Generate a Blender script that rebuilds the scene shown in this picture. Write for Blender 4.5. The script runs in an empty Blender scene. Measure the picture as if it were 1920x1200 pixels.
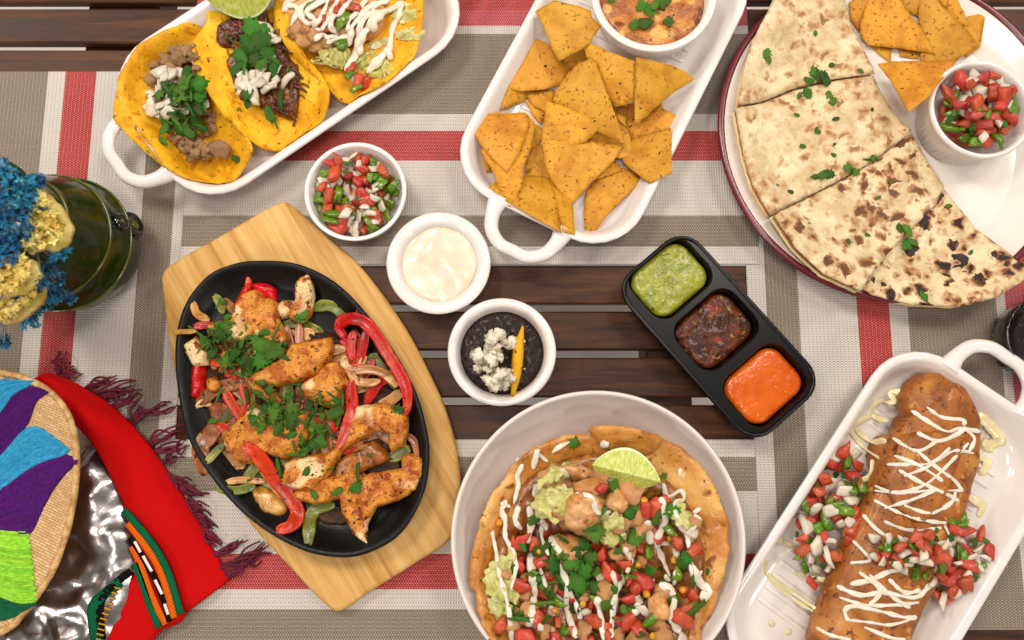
import bpy, math, random
import numpy as np
from mathutils import Vector, Euler, noise
from mathutils.geometry import delaunay_2d_cdt

random.seed(7)
sc = bpy.context.scene
COL = sc.collection

# ------------------------------------------------------------------ camera, light, exposure
FP = 1400.0                      # focal length in photo pixels (photo is 1920 x 1200)
TILT = math.radians(8.4)         # the camera leans a little towards the far side of the table
DIST = 0.656
CT, ST = math.cos(TILT), math.sin(TILT)
CAM = Vector((0.0, -DIST * ST, DIST * CT))
cam_d = bpy.data.cameras.new('camera')
cam = bpy.data.objects.new('camera', cam_d)
COL.objects.link(cam)
cam.location = CAM
cam.rotation_euler = (TILT, 0, 0)
cam_d.sensor_width = 36.0
cam_d.lens = 36.0 * FP / 1920.0
cam_d.clip_start = 0.01
cam_d.clip_end = 50
sc.camera = cam
cam_d.dof.use_dof = True
cam_d.dof.focus_distance = 0.622
cam_d.dof.aperture_fstop = 5.6

world = bpy.data.worlds.new('World')
sc.world = world
world.use_nodes = True
bg = world.node_tree.nodes['Background']
bg.inputs[0].default_value = (1.0, 0.95, 0.90, 1)
bg.inputs[1].default_value = 0.22


def area(name, loc, target, size, size_y, energy, color):
    d = bpy.data.lights.new(name, 'AREA')
    d.shape = 'RECTANGLE'
    d.size, d.size_y = size, size_y
    d.energy = energy
    d.color = color
    o = bpy.data.objects.new(name, d)
    COL.objects.link(o)
    o.location = loc
    o.rotation_euler = (Vector(target) - Vector(loc)).to_track_quat('-Z', 'Y').to_euler()
    return o


for lx, ly, en in ((-0.50, 0.60, 8.5), (0.55, 0.55, 5.5), (-0.05, -0.15, 4.5), (-1.5, 1.1, 9.0), (1.5, 1.1, 8.0), (-1.5, -1.2, 8.0), (1.5, -1.2, 8.0)):  # the wide outer corner lamps are added fill to brighten the floor below
    area('ceiling_and_fill_lamp', (lx, ly, 1.45), (lx * .3, ly * .3, 0), 0.32, 0.32, en, (1.0, 0.92, 0.83))

sc.view_settings.view_transform = 'Standard'
sc.view_settings.look = 'None'
sc.view_settings.exposure = 0.22
sc.view_settings.gamma = 1.0
sc.view_settings.use_curve_mapping = False
sc.render.engine = 'CYCLES'
sc.cycles.use_denoising = True
sc.cycles.max_bounces = 8


# ------------------------------------------------------------------ pixel -> place
def P(px, py, z):
    u, v = (px - 960.0) / FP, (600.0 - py) / FP
    d = Vector((u, v * CT + ST, v * ST - CT))
    t = (z - CAM.z) / d.z
    return CAM + d * t


def rad(px, py, z, rpx):
    """radius in metres of rpx photo pixels at that place"""
    u, v = (px - 960.0) / FP, (600.0 - py) / FP
    return rpx * ((z - CAM.z) / (v * ST - CT)) / FP


def crop(x0, y0, s, pts):
    return [(x0 + x / s, y0 + y / s) for x, y in pts]


# ------------------------------------------------------------------ height map: what is already on the table
HX, HY, HS = -0.70, -0.55, 0.001
HM = np.zeros((1100, 1400), dtype=np.float32)


def hm_points(p):
    ix = ((p[:, 0] - HX) / HS).astype(int)
    iy = ((p[:, 1] - HY) / HS).astype(int)
    ok = (ix >= 0) & (ix < HM.shape[1]) & (iy >= 0) & (iy < HM.shape[0])
    np.maximum.at(HM, (iy[ok], ix[ok]), p[ok, 2].astype(np.float32))


def hm_add(V, F):
    V = np.asarray(V, dtype=float)
    tris = []
    for f in F:
        for k in range(1, len(f) - 1):
            tris.append((f[0], f[k], f[k + 1]))
    if not tris:
        return
    T = np.array(tris)
    A, B, C = V[T[:, 0]], V[T[:, 1]], V[T[:, 2]]
    L = np.maximum.reduce([np.abs(A - B)[:, :2].max(1), np.abs(B - C)[:, :2].max(1), np.abs(C - A)[:, :2].max(1)])
    N = np.clip(np.ceil(L / 0.0008), 1, 400).astype(int)
    for n in np.unique(N):
        s = N == n
        ii, jj = np.meshgrid(np.arange(n + 1), np.arange(n + 1))
        k = (ii + jj) <= n
        a, b = ii[k] / n, jj[k] / n
        c = 1 - a - b
        pts = (A[s][:, None, :] * a[None, :, None] + B[s][:, None, :] * b[None, :, None] + C[s][:, None, :] * c[None, :, None])
        hm_points(pts.reshape(-1, 3))


def top(x, y):
    ix, iy = int((x - HX) / HS), int((y - HY) / HS)
    if 0 <= ix < HM.shape[1] and 0 <= iy < HM.shape[0]:
        return float(HM[iy, ix])
    return 0.0


def topavg(x, y, r=3):
    ix, iy = int((x - HX) / HS), int((y - HY) / HS)
    w = HM[max(iy - r, 0):iy + r + 1, max(ix - r, 0):ix + r + 1]
    return float(w.mean()) if w.size else 0.0


def hit(px, py, zmax=0.15):
    z = zmax
    while z > 0:
        p = P(px, py, z)
        if z <= top(p.x, p.y):
            return p
        z -= 0.0008
    return P(px, py, 0.0)


# ------------------------------------------------------------------ objects
WLOC = {}


def tag(o, label=None, cat=None, group=None, kind=None):
    if label:
        o['label'] = label
    if cat:
        o['category'] = cat
    if group:
        o['group'] = group
    if kind:
        o['kind'] = kind
    return o


def thing(name, loc, label=None, cat=None, group=None, kind=None):
    o = bpy.data.objects.new(name, None)
    o.empty_display_size = 0.02
    COL.objects.link(o)
    o.location = loc
    WLOC[o] = Vector(loc)
    return tag(o, label, cat, group, kind)


def mk(name, V, F, mat, parent=None, smooth=True, hm=True, label=None, cat=None, group=None, kind=None):
    V = np.asarray(V, dtype=float)
    if hm:
        hm_add(V, F)
    if parent is None:
        org = Vector((float(V[:, 0].mean()), float(V[:, 1].mean()), float(V[:, 2].min())))
    else:
        org = WLOC[parent]
    me = bpy.data.meshes.new(name)
    me.from_pydata([tuple(v) for v in (V - np.array(org))], [], [tuple(f) for f in F])
    me.polygons.foreach_set('use_smooth', [smooth] * len(me.polygons))
    me.materials.append(mat)
    me.update()
    o = bpy.data.objects.new(name, me)
    COL.objects.link(o)
    if parent is None:
        o.location = org
    else:
        o.parent = parent
    WLOC[o] = org.copy()
    return tag(o, label, cat, group, kind)


def mesh_data(name, V, F, mat, smooth=True):
    me = bpy.data.meshes.new(name)
    me.from_pydata([tuple(v) for v in V], [], [tuple(f) for f in F])
    me.polygons.foreach_set('use_smooth', [smooth] * len(me.polygons))
    me.materials.append(mat)
    me.update()
    return (me, np.asarray(V, dtype=float), [tuple(f) for f in F])


def put(name, md, loc, rot, scale, parent, hm=True):
    me, V, F = md
    o = bpy.data.objects.new(name, me)
    COL.objects.link(o)
    o.rotation_euler = rot
    if isinstance(scale, (int, float)):
        scale = (scale,) * 3
    o.scale = scale
    o.location = Vector(loc) - (WLOC[parent] if parent else Vector())
    if parent:
        o.parent = parent
    if hm:
        R = np.array(Euler(rot).to_matrix())
        W = (V * np.array(scale)) @ R.T + np.array(loc)
        hm_add(W, F)
    return o


# ------------------------------------------------------------------ shapes
def smooth_closed(pts, sub=6):
    n = len(pts)
    out = []
    for i in range(n):
        p0, p1, p2, p3 = (np.array(pts[(i + k) % n][:2], float) for k in (-1, 0, 1, 2))
        for k in range(sub):
            t = k / sub
            out.append(tuple(0.5 * ((2 * p1) + (-p0 + p2) * t + (2 * p0 - 5 * p1 + 4 * p2 - p3) * t * t + (-p0 + 3 * p1 - 3 * p2 + p3) * t ** 3)))
    return out


def smooth_open(pts, sub=6):
    n = len(pts)
    out = []
    for i in range(n - 1):
        p0 = np.array(pts[max(i - 1, 0)], float)
        p1 = np.array(pts[i], float)
        p2 = np.array(pts[i + 1], float)
        p3 = np.array(pts[min(i + 2, n - 1)], float)
        for k in range(sub):
            t = k / sub
            out.append(0.5 * ((2 * p1) + (-p0 + p2) * t + (2 * p0 - 5 * p1 + 4 * p2 - p3) * t * t + (-p0 + 3 * p1 - 3 * p2 + p3) * t ** 3))
    out.append(np.array(pts[-1], float))
    return out


def resample(pts, step):
    pts = [np.array(p[:2], float) for p in pts]
    out = []
    n = len(pts)
    for i in range(n):
        a, b = pts[i], pts[(i + 1) % n]
        k = max(1, int(round(np.linalg.norm(b - a) / step)))
        for j in range(k):
            out.append(a + (b - a) * j / k)
    return np.array(out)


def inside(P2, poly):
    x, y = P2[:, 0], P2[:, 1]
    r = np.zeros(len(P2), bool)
    n = len(poly)
    for i in range(n):
        x1, y1 = poly[i]
        x2, y2 = poly[(i + 1) % n]
        c = ((y1 > y) != (y2 > y))
        if y1 != y2:
            r ^= c & (x < (x2 - x1) * (y - y1) / (y2 - y1) + x1)
    return r


def bdist(P2, poly):
    d = np.full(len(P2), 1e9)
    n = len(poly)
    for i in range(n):
        a, b = poly[i], poly[(i + 1) % n]
        ab = b - a
        L = max(ab @ ab, 1e-12)
        t = np.clip(((P2 - a) @ ab) / L, 0, 1)
        d = np.minimum(d, np.linalg.norm(P2 - (a + t[:, None] * ab), axis=1))
    return d


def fill(outline, res):
    """triangulated sheet inside an outline: vertices (2D), faces, boundary count, distance to edge"""
    B = resample(outline, res)
    lo, hi = B.min(0), B.max(0)
    gx = np.arange(lo[0], hi[0] + res, res)
    gy = np.arange(lo[1], hi[1] + res, res * 0.87)
    X, Y = np.meshgrid(gx, gy)
    X[1::2] += res * 0.5
    G = np.stack([X.ravel(), Y.ravel()], 1)
    G = G + (np.random.RandomState(3).rand(*G.shape) - .5) * res * 0.3
    G = G[inside(G, B)]
    if len(G):
        G = G[bdist(G, B) > res * 0.55]
    A = np.vstack([B, G]) if len(G) else B
    nb = len(B)
    edges = [(i, (i + 1) % nb) for i in range(nb)]
    v, e, f, ov, oe, of = delaunay_2d_cdt([Vector(p) for p in A], edges, [], 1, 1e-7)
    V2 = np.array([(p.x, p.y) for p in v])
    faces = []
    for t in f:
        a, b, c = (V2[k] for k in t[:3])
        if (b[0] - a[0]) * (c[1] - a[1]) - (b[1] - a[1]) * (c[0] - a[0]) < 0:
            faces.append(tuple(reversed(t)))
        else:
            faces.append(tuple(t))
    return V2, faces, bdist(V2, B)


def boundary_loop(F):
    cnt = {}
    for f in F:
        for i in range(len(f)):
            a, b = f[i], f[(i + 1) % len(f)]
            cnt[(a, b)] = cnt.get((a, b), 0) + 1
    return [(a, b) for (a, b) in cnt if (b, a) not in cnt]


def slab(outline, zf, th, edge, res, namp=0.0, nsc=100.0, dome=0.0, seed=0.0, low=0.35):
    """a sheet, chip, fillet or pool: outline seen from above, rounded edge, real thickness"""
    V2, F, d = fill(outline, res)
    prof = np.sqrt(np.clip(1 - (1 - np.minimum(d / edge, 1)) ** 2, 0, 1))
    zb = np.array([zf(x, y) for x, y in V2])
    nz = np.array([noise.noise(Vector((x * nsc + seed, y * nsc - seed, seed))) for x, y in V2]) * namp if namp else 0
    dm = dome * (1 - np.exp(-d / (edge * 3 + 1e-9))) if dome else 0
    zt = zb + th * (low + (1 - low) * prof) + nz * np.minimum(d / edge, 1) + dm
    n = len(V2)
    V = np.vstack([np.column_stack([V2, zt]), np.column_stack([V2, zb])])
    FF = list(F) + [tuple(n + k for k in reversed(f)) for f in F]
    for a, b in boundary_loop(F):
        FF.append((b, a, n + a, n + b))
    return V, FF


def rest(px_pts, pct=92, zguess=0.02, maxslope=0.6, keep=1.0):
    """plane on which a rigid piece with this outline would come to rest; returns world outline and plane"""
    a = np.array([zguess, 0, 0], float)

    def world():
        out = []
        for x, y in px_pts:
            z = zguess
            for _ in range(4):
                p = P(x, y, z)
                z = a[0] + a[1] * p.x + a[2] * p.y
                z = min(max(z, 0.0), 0.14)
            out.append((p.x, p.y))
        return out
    for _ in range(3):
        w = world()
        B = np.array(w)
        lo, hi = B.min(0), B.max(0)
        X, Y = np.meshgrid(np.linspace(lo[0], hi[0], 26), np.linspace(lo[1], hi[1], 26))
        G = np.stack([X.ravel(), Y.ravel()], 1)
        G = G[inside(G, B)]
        if len(G) < 6:
            G = B
        h = np.array([top(x, y) for x, y in G])
        c = G.mean(0)
        A = np.column_stack([np.ones(len(G)), G - c])
        q = np.linalg.lstsq(A, h, rcond=None)[0]
        sl = q[1:] * keep
        m = np.linalg.norm(sl)
        if m > maxslope:
            sl = sl * maxslope / m
        r = h - (G - c) @ sl
        z0 = np.percentile(r, pct)
        a = np.array([z0 - c @ sl, sl[0], sl[1]])
    return world(), a


def loft(rings, cap0=True, cap1=True):
    n = len(rings[0])
    V = [tuple(p) for r in rings for p in r]
    F = []
    for k in range(len(rings) - 1):
        for i in range(n):
            j = (i + 1) % n
            F.append((k * n + i, k * n + j, (k + 1) * n + j, (k + 1) * n + i))
    if cap0:
        c = np.mean(np.array(rings[0]), 0)
        V.append(tuple(c))
        for i in range(n):
            F.append((len(V) - 1, (i + 1) % n, i))
    if cap1:
        c = np.mean(np.array(rings[-1]), 0)
        V.append(tuple(c))
        b = (len(rings) - 1) * n
        for i in range(n):
            F.append((len(V) - 1, b + i, b + (i + 1) % n))
    return V, F


def revolve(c, prof, n=64, wob=None):
    rings = []
    for k, (r, z) in enumerate(prof):
        rings.append([(c[0] + (r + (wob(k, i, n) if wob else 0)) * math.cos(2 * math.pi * i / n), c[1] + (r + (wob(k, i, n) if wob else 0)) * math.sin(2 * math.pi * i / n), c[2] + z) for i in range(n)])
    return loft(rings)


def sweep(path, w, h, n=8, power=2.0, sub=4, up=(0, 0, 1), roundend=True, wob=0.0, groove=0.0):
    """tube or strip along a path; w and h may be numbers or lists along the path"""
    m = len(path)
    W = w if isinstance(w, (list, tuple)) else [w] * m
    Hh = h if isinstance(h, (list, tuple)) else [h] * m
    pts = [np.array([*p, ww, hh], float) for p, ww, hh in zip(path, W, Hh)]
    if sub > 1 and m > 2:
        pts = smooth_open(pts, sub)
    pts = np.array(pts)
    up = np.array(up, float)
    rings = []
    M = len(pts)
    for i in range(M):
        t = pts[min(i + 1, M - 1), :3] - pts[max(i - 1, 0), :3]
        t = t / (np.linalg.norm(t) + 1e-12)
        s = np.cross(t, up)
        if np.linalg.norm(s) < 1e-4:
            s = np.cross(t, np.array([1.0, 0.2, 0]))
        s /= np.linalg.norm(s)
        u = np.cross(s, t)
        k = 1.0
        ww, hh = pts[i, 3] * k, pts[i, 4] * k
        if wob:
            q = 1 + wob * noise.noise(Vector(pts[i, :3] * 160))
            ww, hh = ww * q, hh * q
        ring = []
        for j in range(n):
            a = 2 * math.pi * j / n
            ca, sa = math.cos(a), math.sin(a)
            ca = math.copysign(abs(ca) ** (2 / power), ca)
            sa = math.copysign(abs(sa) ** (2 / power), sa)
            gk = 1 - groove * (1 - abs(ca)) if (groove and sa > 0) else 1.0
            ring.append(pts[i, :3] + s * ca * ww * 0.5 + u * sa * hh * 0.5 * gk)
        rings.append(ring)
    if roundend:
        for end, nb in ((0, 1), (-1, -2)):
            r = np.array(rings[end])
            c = r.mean(0)
            t = c - np.array(rings[nb]).mean(0)
            t = t / (np.linalg.norm(t) + 1e-12)
            e = (pts[end, 3] * .65 + pts[end, 4] * .35) * 0.5
            r2 = c + (r - c) * 0.80 + t * e * 0.6
            r3 = c + (r - c) * 0.35 + t * e * .95
            if end == 0:
                rings = [r3, r2] + rings
            else:
                rings = rings + [r2, r3]
    return loft(rings)


def rr(a, b, r, nc=7, ns=4):
    """rounded rectangle ring, half sizes a and b"""
    r = min(r, a * 0.999, b * 0.999)
    out = []
    for cx, cy, a0 in ((a - r, b - r, 0), (-(a - r), b - r, 90), (-(a - r), -(b - r), 180), (a - r, -(b - r), 270)):
        for k in range(nc + 1):
            t = math.radians(a0 + 90 * k / nc)
            out.append((cx + r * math.cos(t), cy + r * math.sin(t)))
    # straight subdivisions
    res = []
    m = len(out)
    for i in range(m):
        res.append(out[i])
        if (i + 1) % (nc + 1) == 0:
            p, q = out[i], out[(i + 1) % m]
            for k in range(1, ns):
                res.append((p[0] + (q[0] - p[0]) * k / ns, p[1] + (q[1] - p[1]) * k / ns))
    return res


class Frame:
    """local frame laid on the table: centre pixel, direction pixel, height"""
    def __init__(s, px, py, dx, dy, z):
        c = P(px, py, z)
        e = P(px + dx * 60, py + dy * 60, z)
        s.c = c
        u = (e - c).normalized()
        s.u = u
        s.v = Vector((-u.y, u.x, 0))

    def w(s, x, y, z):
        p = s.c + s.u * x + s.v * y
        return (p.x, p.y, z)


# ------------------------------------------------------------------ materials
def lin(h):
    h = h.lstrip('#')
    out = []
    for i in (0, 2, 4):
        c = int(h[i:i + 2], 16) / 255.0
        out.append(c / 12.92 if c <= 0.04045 else ((c + 0.055) / 1.055) ** 2.4)
    return (*(c ** 1.16 for c in out), 1.0)


class NT:
    def __init__(s, name):
        s.m = bpy.data.materials.new(name)
        s.m.use_nodes = True
        s.t = s.m.node_tree
        s.b = s.t.nodes['Principled BSDF']

    def n(s, typ, **kw):
        nd = s.t.nodes.new(typ)
        for k, v in kw.items():
            setattr(nd, k, v)
        return nd

    def l(s, a, b):
        s.t.links.new(a, b)

    def math(s, op, a, b=None, clamp=False):
        nd = s.n('ShaderNodeMath', operation=op)
        nd.use_clamp = clamp
        for i, x in enumerate((a, b)):
            if x is None:
                continue
            if isinstance(x, (int, float)):
                nd.inputs[i].default_value = x
            else:
                s.l(x, nd.inputs[i])
        return nd.outputs[0]

    def ramp(s, fac, stops, interp='LINEAR'):
        nd = s.n('ShaderNodeValToRGB')
        cr = nd.color_ramp
        cr.interpolation = interp
        while len(cr.elements) < len(stops):
            cr.elements.new(0.5)
        for e, (p, c) in zip(cr.elements, stops):
            e.position = p
            e.color = c
        s.l(fac, nd.inputs[0])
        return nd.outputs[0]

    def mix(s, fac, a, b, mode='MIX'):
        nd = s.n('ShaderNodeMix', data_type='RGBA', blend_type=mode)
        for sock, x in ((nd.inputs[0], fac), (nd.inputs[6], a), (nd.inputs[7], b)):
            if isinstance(x, (int, float)):
                sock.default_value = x
            elif isinstance(x, tuple):
                sock.default_value = x
            else:
                s.l(x, sock)
        return nd.outputs[2]

    def smooth(s, x, lo, hi):
        nd = s.n('ShaderNodeMapRange', interpolation_type='SMOOTHSTEP')
        s.l(x, nd.inputs[0])
        nd.inputs[1].default_value = lo
        nd.inputs[2].default_value = hi
        return nd.outputs[0]

    def coords(s, rnd=True, scale=None, rotz=0.0):
        tc = s.n('ShaderNodeTexCoord').outputs['Object']
        if rnd:
            oi = s.n('ShaderNodeObjectInfo').outputs['Random']
            va = s.n('ShaderNodeVectorMath', operation='ADD')
            s.l(tc, va.inputs[0])
            mu = s.math('MULTIPLY', oi, 37.0)
            cx = s.n('ShaderNodeCombineXYZ')
            s.l(mu, cx.inputs[0])
            s.l(mu, cx.inputs[1])
            s.l(cx.outputs[0], va.inputs[1])
            tc = va.outputs[0]
        if scale or rotz:
            mp = s.n('ShaderNodeMapping')
            mp.inputs['Rotation'].default_value = (0, 0, rotz)
            mp.inputs['Scale'].default_value = scale or (1, 1, 1)
            if rotz:
                m0 = s.n('ShaderNodeMapping')
                m0.inputs['Rotation'].default_value = (0, 0, rotz)
                s.l(tc, m0.inputs[0])
                tc = m0.outputs[0]
                mp.inputs['Rotation'].default_value = (0, 0, 0)
            s.l(tc, mp.inputs[0])
            tc = mp.outputs[0]
        return tc

    def noise(s, co, scale, detail=4, rough=0.55, dist=0.0):
        nd = s.n('ShaderNodeTexNoise')
        nd.inputs['Scale'].default_value = scale
        nd.inputs['Detail'].default_value = detail
        nd.inputs['Roughness'].default_value = rough
        nd.inputs['Distortion'].default_value = dist
        s.l(co, nd.inputs['Vector'])
        return nd.outputs[0]

    def bump(s, h, strength, dist, prev=None):
        nd = s.n('ShaderNodeBump')
        nd.inputs['Strength'].default_value = strength
        nd.inputs['Distance'].default_value = dist
        s.l(h, nd.inputs['Height'])
        if prev is not None:
            s.l(prev, nd.inputs['Normal'])
        return nd.outputs[0]


def M(name, c1, c2=None, nsc=60, lo=.35, hi=.65, rough=.5, rough2=None, spec=.5, metal=0, spots=(), bumps=(), sss=0, coat=0, rnd=True, scale=None, rotz=0.0, var=0.0, detail=5, sssr=(.01, .005, .003), trans=0):
    t = NT(name)
    co = t.coords(rnd, scale, rotz)
    c1 = lin(c1) if isinstance(c1, str) else c1
    col = c1
    if c2 is not None:
        c2 = lin(c2) if isinstance(c2, str) else c2
        f = t.smooth(t.noise(co, nsc, detail), lo, hi)
        col = t.mix(f, c1, c2)
        if rough2 is not None:
            mr = t.n('ShaderNodeMapRange')
            t.l(f, mr.inputs[0])
            mr.inputs[3].default_value = rough
            mr.inputs[4].default_value = rough2
            t.l(mr.outputs[0], t.b.inputs['Roughness'])
    for sp in spots:
        sc_, slo, shi, cc = sp[:4]
        f = t.smooth(t.noise(co, sc_, sp[4] if len(sp) > 4 else 2, 0.5, 0.3), slo, shi)
        col = t.mix(f, col, lin(cc))
    if var:
        oi = t.n('ShaderNodeObjectInfo').outputs['Random']
        hs = t.n('ShaderNodeHueSaturation')
        mr = t.n('ShaderNodeMapRange')
        t.l(oi, mr.inputs[0])
        mr.inputs[3].default_value = 1 - var
        mr.inputs[4].default_value = 1 + var
        t.l(mr.outputs[0], hs.inputs['Value'])
        mh = t.n('ShaderNodeMapRange')
        t.l(t.math('FRACT', t.math('MULTIPLY', oi, 7.3)), mh.inputs[0])
        mh.inputs[3].default_value = 0.5 - var * 0.06
        mh.inputs[4].default_value = 0.5 + var * 0.06
        t.l(mh.outputs[0], hs.inputs['Hue'])
        if isinstance(col, tuple):
            hs.inputs['Color'].default_value = col
        else:
            t.l(col, hs.inputs['Color'])
        col = hs.outputs[0]
    if isinstance(col, tuple):
        t.b.inputs['Base Color'].default_value = col
    else:
        t.l(col, t.b.inputs['Base Color'])
    if rough2 is None:
        t.b.inputs['Roughness'].default_value = rough
    t.b.inputs['Metallic'].default_value = metal
    t.b.inputs['Specular IOR Level'].default_value = spec
    nrm = None
    for bs, st, di in bumps:
        nrm = t.bump(t.noise(co, bs, 4), st, di, nrm)
    if nrm is not None:
        t.l(nrm, t.b.inputs['Normal'])
    if sss:
        t.b.inputs['Subsurface Weight'].default_value = sss
        t.b.inputs['Subsurface Radius'].default_value = (1, .6, .4)
        t.b.inputs['Subsurface Scale'].default_value = sssr[0] if isinstance(sssr, tuple) else sssr
    if coat:
        t.b.inputs['Coat Weight'].default_value = coat
        t.b.inputs['Coat Roughness'].default_value = 0.08
    if trans:
        t.b.inputs['Transmission Weight'].default_value = trans
    return t.m

# ================================================================== MATERIALS
def wood_mat(name, stops, along, rough=.5, sc1=6.0, gsc=90.0, rotz=0.0, bump=.25, knots=None):
    t = NT(name)
    co = t.coords(True, None, rotz)
    mp = t.n('ShaderNodeMapping')
    mp.inputs['Scale'].default_value = (along, 1.0, 1.0)
    t.l(co, mp.inputs[0])
    a = t.noise(mp.outputs[0], gsc, 6, .6, .4)
    b = t.noise(mp.outputs[0], gsc * 6, 4, .6)
    big = t.noise(co, sc1, 3)
    f = t.math('ADD', t.math('MULTIPLY', a, .62), t.math('ADD', t.math('MULTIPLY', b, .2), t.math('MULTIPLY', big, .22)))
    col = t.ramp(f, [(p, lin(c)) for p, c in stops])
    if knots:
        k = t.smooth(t.noise(mp.outputs[0], gsc * 0.55, 3, .5, .8), .64, .72)
        col = t.mix(t.math('MULTIPLY', k, .55), col, lin(knots))
    t.l(col, t.b.inputs['Base Color'])
    rr_ = t.n('ShaderNodeMapRange')
    t.l(a, rr_.inputs[0])
    rr_.inputs[3].default_value = rough - .12
    rr_.inputs[4].default_value = rough + .15
    t.l(rr_.outputs[0], t.b.inputs['Roughness'])
    t.b.inputs['Specular IOR Level'].default_value = .22
    t.l(t.bump(f, bump, .001), t.b.inputs['Normal'])
    return t.m


m_slat = wood_mat('dark_slat_wood', [(.32, '24120a'), (.45, '452816'), (.56, '5f3b22'), (.72, '7a5334')], .10, .42, 5, 110, 0, .5)
m_board = wood_mat('pale_board_wood', [(.34, 'a9763a'), (.46, 'cfa05c'), (.56, 'dcb474'), (.72, 'e8c88e')], .05, .5, 9, 120, math.radians(58), .12, '8a5a2a')
m_floor = M('pale_floor_tile', 'f6eee8', 'efe4dc', 6, rough=.4)
m_ceramic = M('white_ceramic', (.81, .75, .71, 1), rough=.16, spec=.5, bumps=((18, .03, .002),), coat=.25)
m_ceramic2 = M('matte_white_ceramic', (.74, .655, .605, 1), rough=.36, spec=.4, bumps=((30, .03, .002),))
m_plate = M('cream_enamel', (.82, .765, .70, 1), rough=.18, coat=.25)
m_maroon = M('maroon_enamel', '7d3038', '6d272f', 40, rough=.25, coat=.25)
m_black = M('black_melamine', '08080a', '0c0c0e', 200, rough=.3, spec=.3, bumps=((900, .06, .0004),))
m_iron = M('cast_iron', '08090a', '101113', 26, .38, .66, rough=.30, rough2=.6, spec=.3, bumps=((700, .35, .0008), (90, .1, .001)))
m_green = M('green_glaze', '223208', '2f400b', 300, .40, .66, rough=.2, spec=.4, coat=.25, rnd=False, scale=(.2, .2, 1.5), bumps=((80, .10, .001),))
m_gyel = M('green_glaze_worn', '4f5a14', '6d701f', 60, rough=.16, coat=.5)
m_gdark = M('dark_glaze', '080b06', '10150a', 60, rough=.06, coat=1)
m_corn = M('corn_tortilla', 'f3bb25', 'dfa017', 60, .35, .7, rough=.6, spec=.3, var=.05, spots=((200, .67, .71, '6b4410'), (20, .52, .72, 'f9d14a'), (140, .60, .70, 'd08f10')), bumps=((320, .6, .0016), (60, .35, .003)), sss=.1, sssr=.003)
m_chip = M('fried_corn_chip', 'dca437', 'c88c28', 60, .36, .64, rough=.5, spec=.3, var=.09, spots=((22, .48, .72, 'e0aa48'), (300, .58, .70, 'ad6d1a'), (230, .70, .73, '4d3410')), bumps=((520, .8, .0010), (90, .25, .0015)))
m_flour = None


def flour_mat(name, char):
    t = NT(name)
    co = t.coords(False)
    base = t.mix(t.smooth(t.noise(co, 45, 6, .65), .32, .66), lin('cfb48a'), lin('efdfbc'))
    yel = t.smooth(t.noise(co, 22, 3), .50, .70)
    base = t.mix(t.math('MULTIPLY', yel, .30 + .25 * char), base, lin('e8c890'))
    v = t.n('ShaderNodeTexVoronoi')
    v.inputs['Scale'].default_value = 105 - 22 * char
    v.inputs['Randomness'].default_value = 1
    dn = t.n('ShaderNodeTexNoise')
    dn.inputs['Scale'].default_value = 95
    dn.inputs['Detail'].default_value = 3
    t.l(co, dn.inputs['Vector'])
    vm = t.n('ShaderNodeVectorMath', operation='MULTIPLY_ADD')
    t.l(dn.outputs['Color'], vm.inputs[0])
    vm.inputs[1].default_value = (.020, .020, .020)
    t.l(co, vm.inputs[2])
    t.l(vm.outputs[0], v.inputs['Vector'])
    sep = t.n('ShaderNodeSeparateColor')
    t.l(v.outputs['Color'], sep.inputs[0])
    area_ = t.smooth(t.noise(co, 24, 2), .36 - char * .18, .60 - char * .16)
    size = t.math('MULTIPLY', t.math('MULTIPLY', sep.outputs[0], .66 + .14 * char), area_)
    d = t.math('SUBTRACT', size, v.outputs['Distance'])
    f1 = t.smooth(d, -.34, .16)
    f2 = t.smooth(d, .06 - .10 * char, .36 - .14 * char)
    base = t.mix(t.math('MULTIPLY', f1, .62 + .38 * char), base, lin('c0894a' if char < .5 else 'ae6e2e'))
    base = t.mix(t.math('MULTIPLY', f2, .45 + .55 * char), base, lin('7a4014' if char < .5 else ('57270b' if char < .8 else '331404')))
    t.l(base, t.b.inputs['Base Color'])
    t.b.inputs['Roughness'].default_value = .55
    nb = t.bump(t.noise(co, 75, 5, .6), 1.0, .004)
    nb = t.bump(t.noise(co, 380, 3), .25, .0008, nb)
    t.l(nb, t.b.inputs['Normal'])
    t.b.inputs['Subsurface Weight'].default_value = .08
    t.b.inputs['Subsurface Scale'].default_value = .004
    return t.m


m_flour = flour_mat('flour_tortilla', .22)
m_flour_char = flour_mat('charred_flour_tortilla', 1.0)
m_flour_mid = flour_mat('browned_flour_tortilla', .6)
m_fold = M('pale_tortilla_edge', 'efdcae', 'e0c48c', 40, rough=.6, bumps=((120, .3, .002),))
m_shell = M('fried_tortilla_shell', 'd59a4c', 'b97530', 40, .34, .66, rough=.36, spec=.45, spots=((20, .50, .68, 'e6b870'), (70, .60, .70, '9c5c20'), (220, .66, .72, '7a4414')), bumps=((70, .7, .003), (240, .6, .0015)), coat=.15)
m_burrito = M('fried_burrito_tortilla', 'b8742e', '965a20', 60, .36, .64, rough=.42, spec=.4, spots=((24, .52, .68, 'c98c44'), (130, .58, .68, '7a3f10'), (90, .62, .72, 'd39e58'), (300, .66, .72, '5c300c')), bumps=((160, .6, .0016), (400, .7, .0012)), coat=.1)
m_chicken = M('seasoned_chicken', 'dd9a3c', 'bb681a', 95, .42, .62, rough=.42, spec=.4, spots=((30, .54, .62, 'efd2a0'), (130, .58, .67, 'a04e0e'), (340, .645, .68, '2a1405')), bumps=((150, 1.0, .004), (420, .6, .0015)), sss=.06, sssr=.002, coat=.15)
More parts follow.
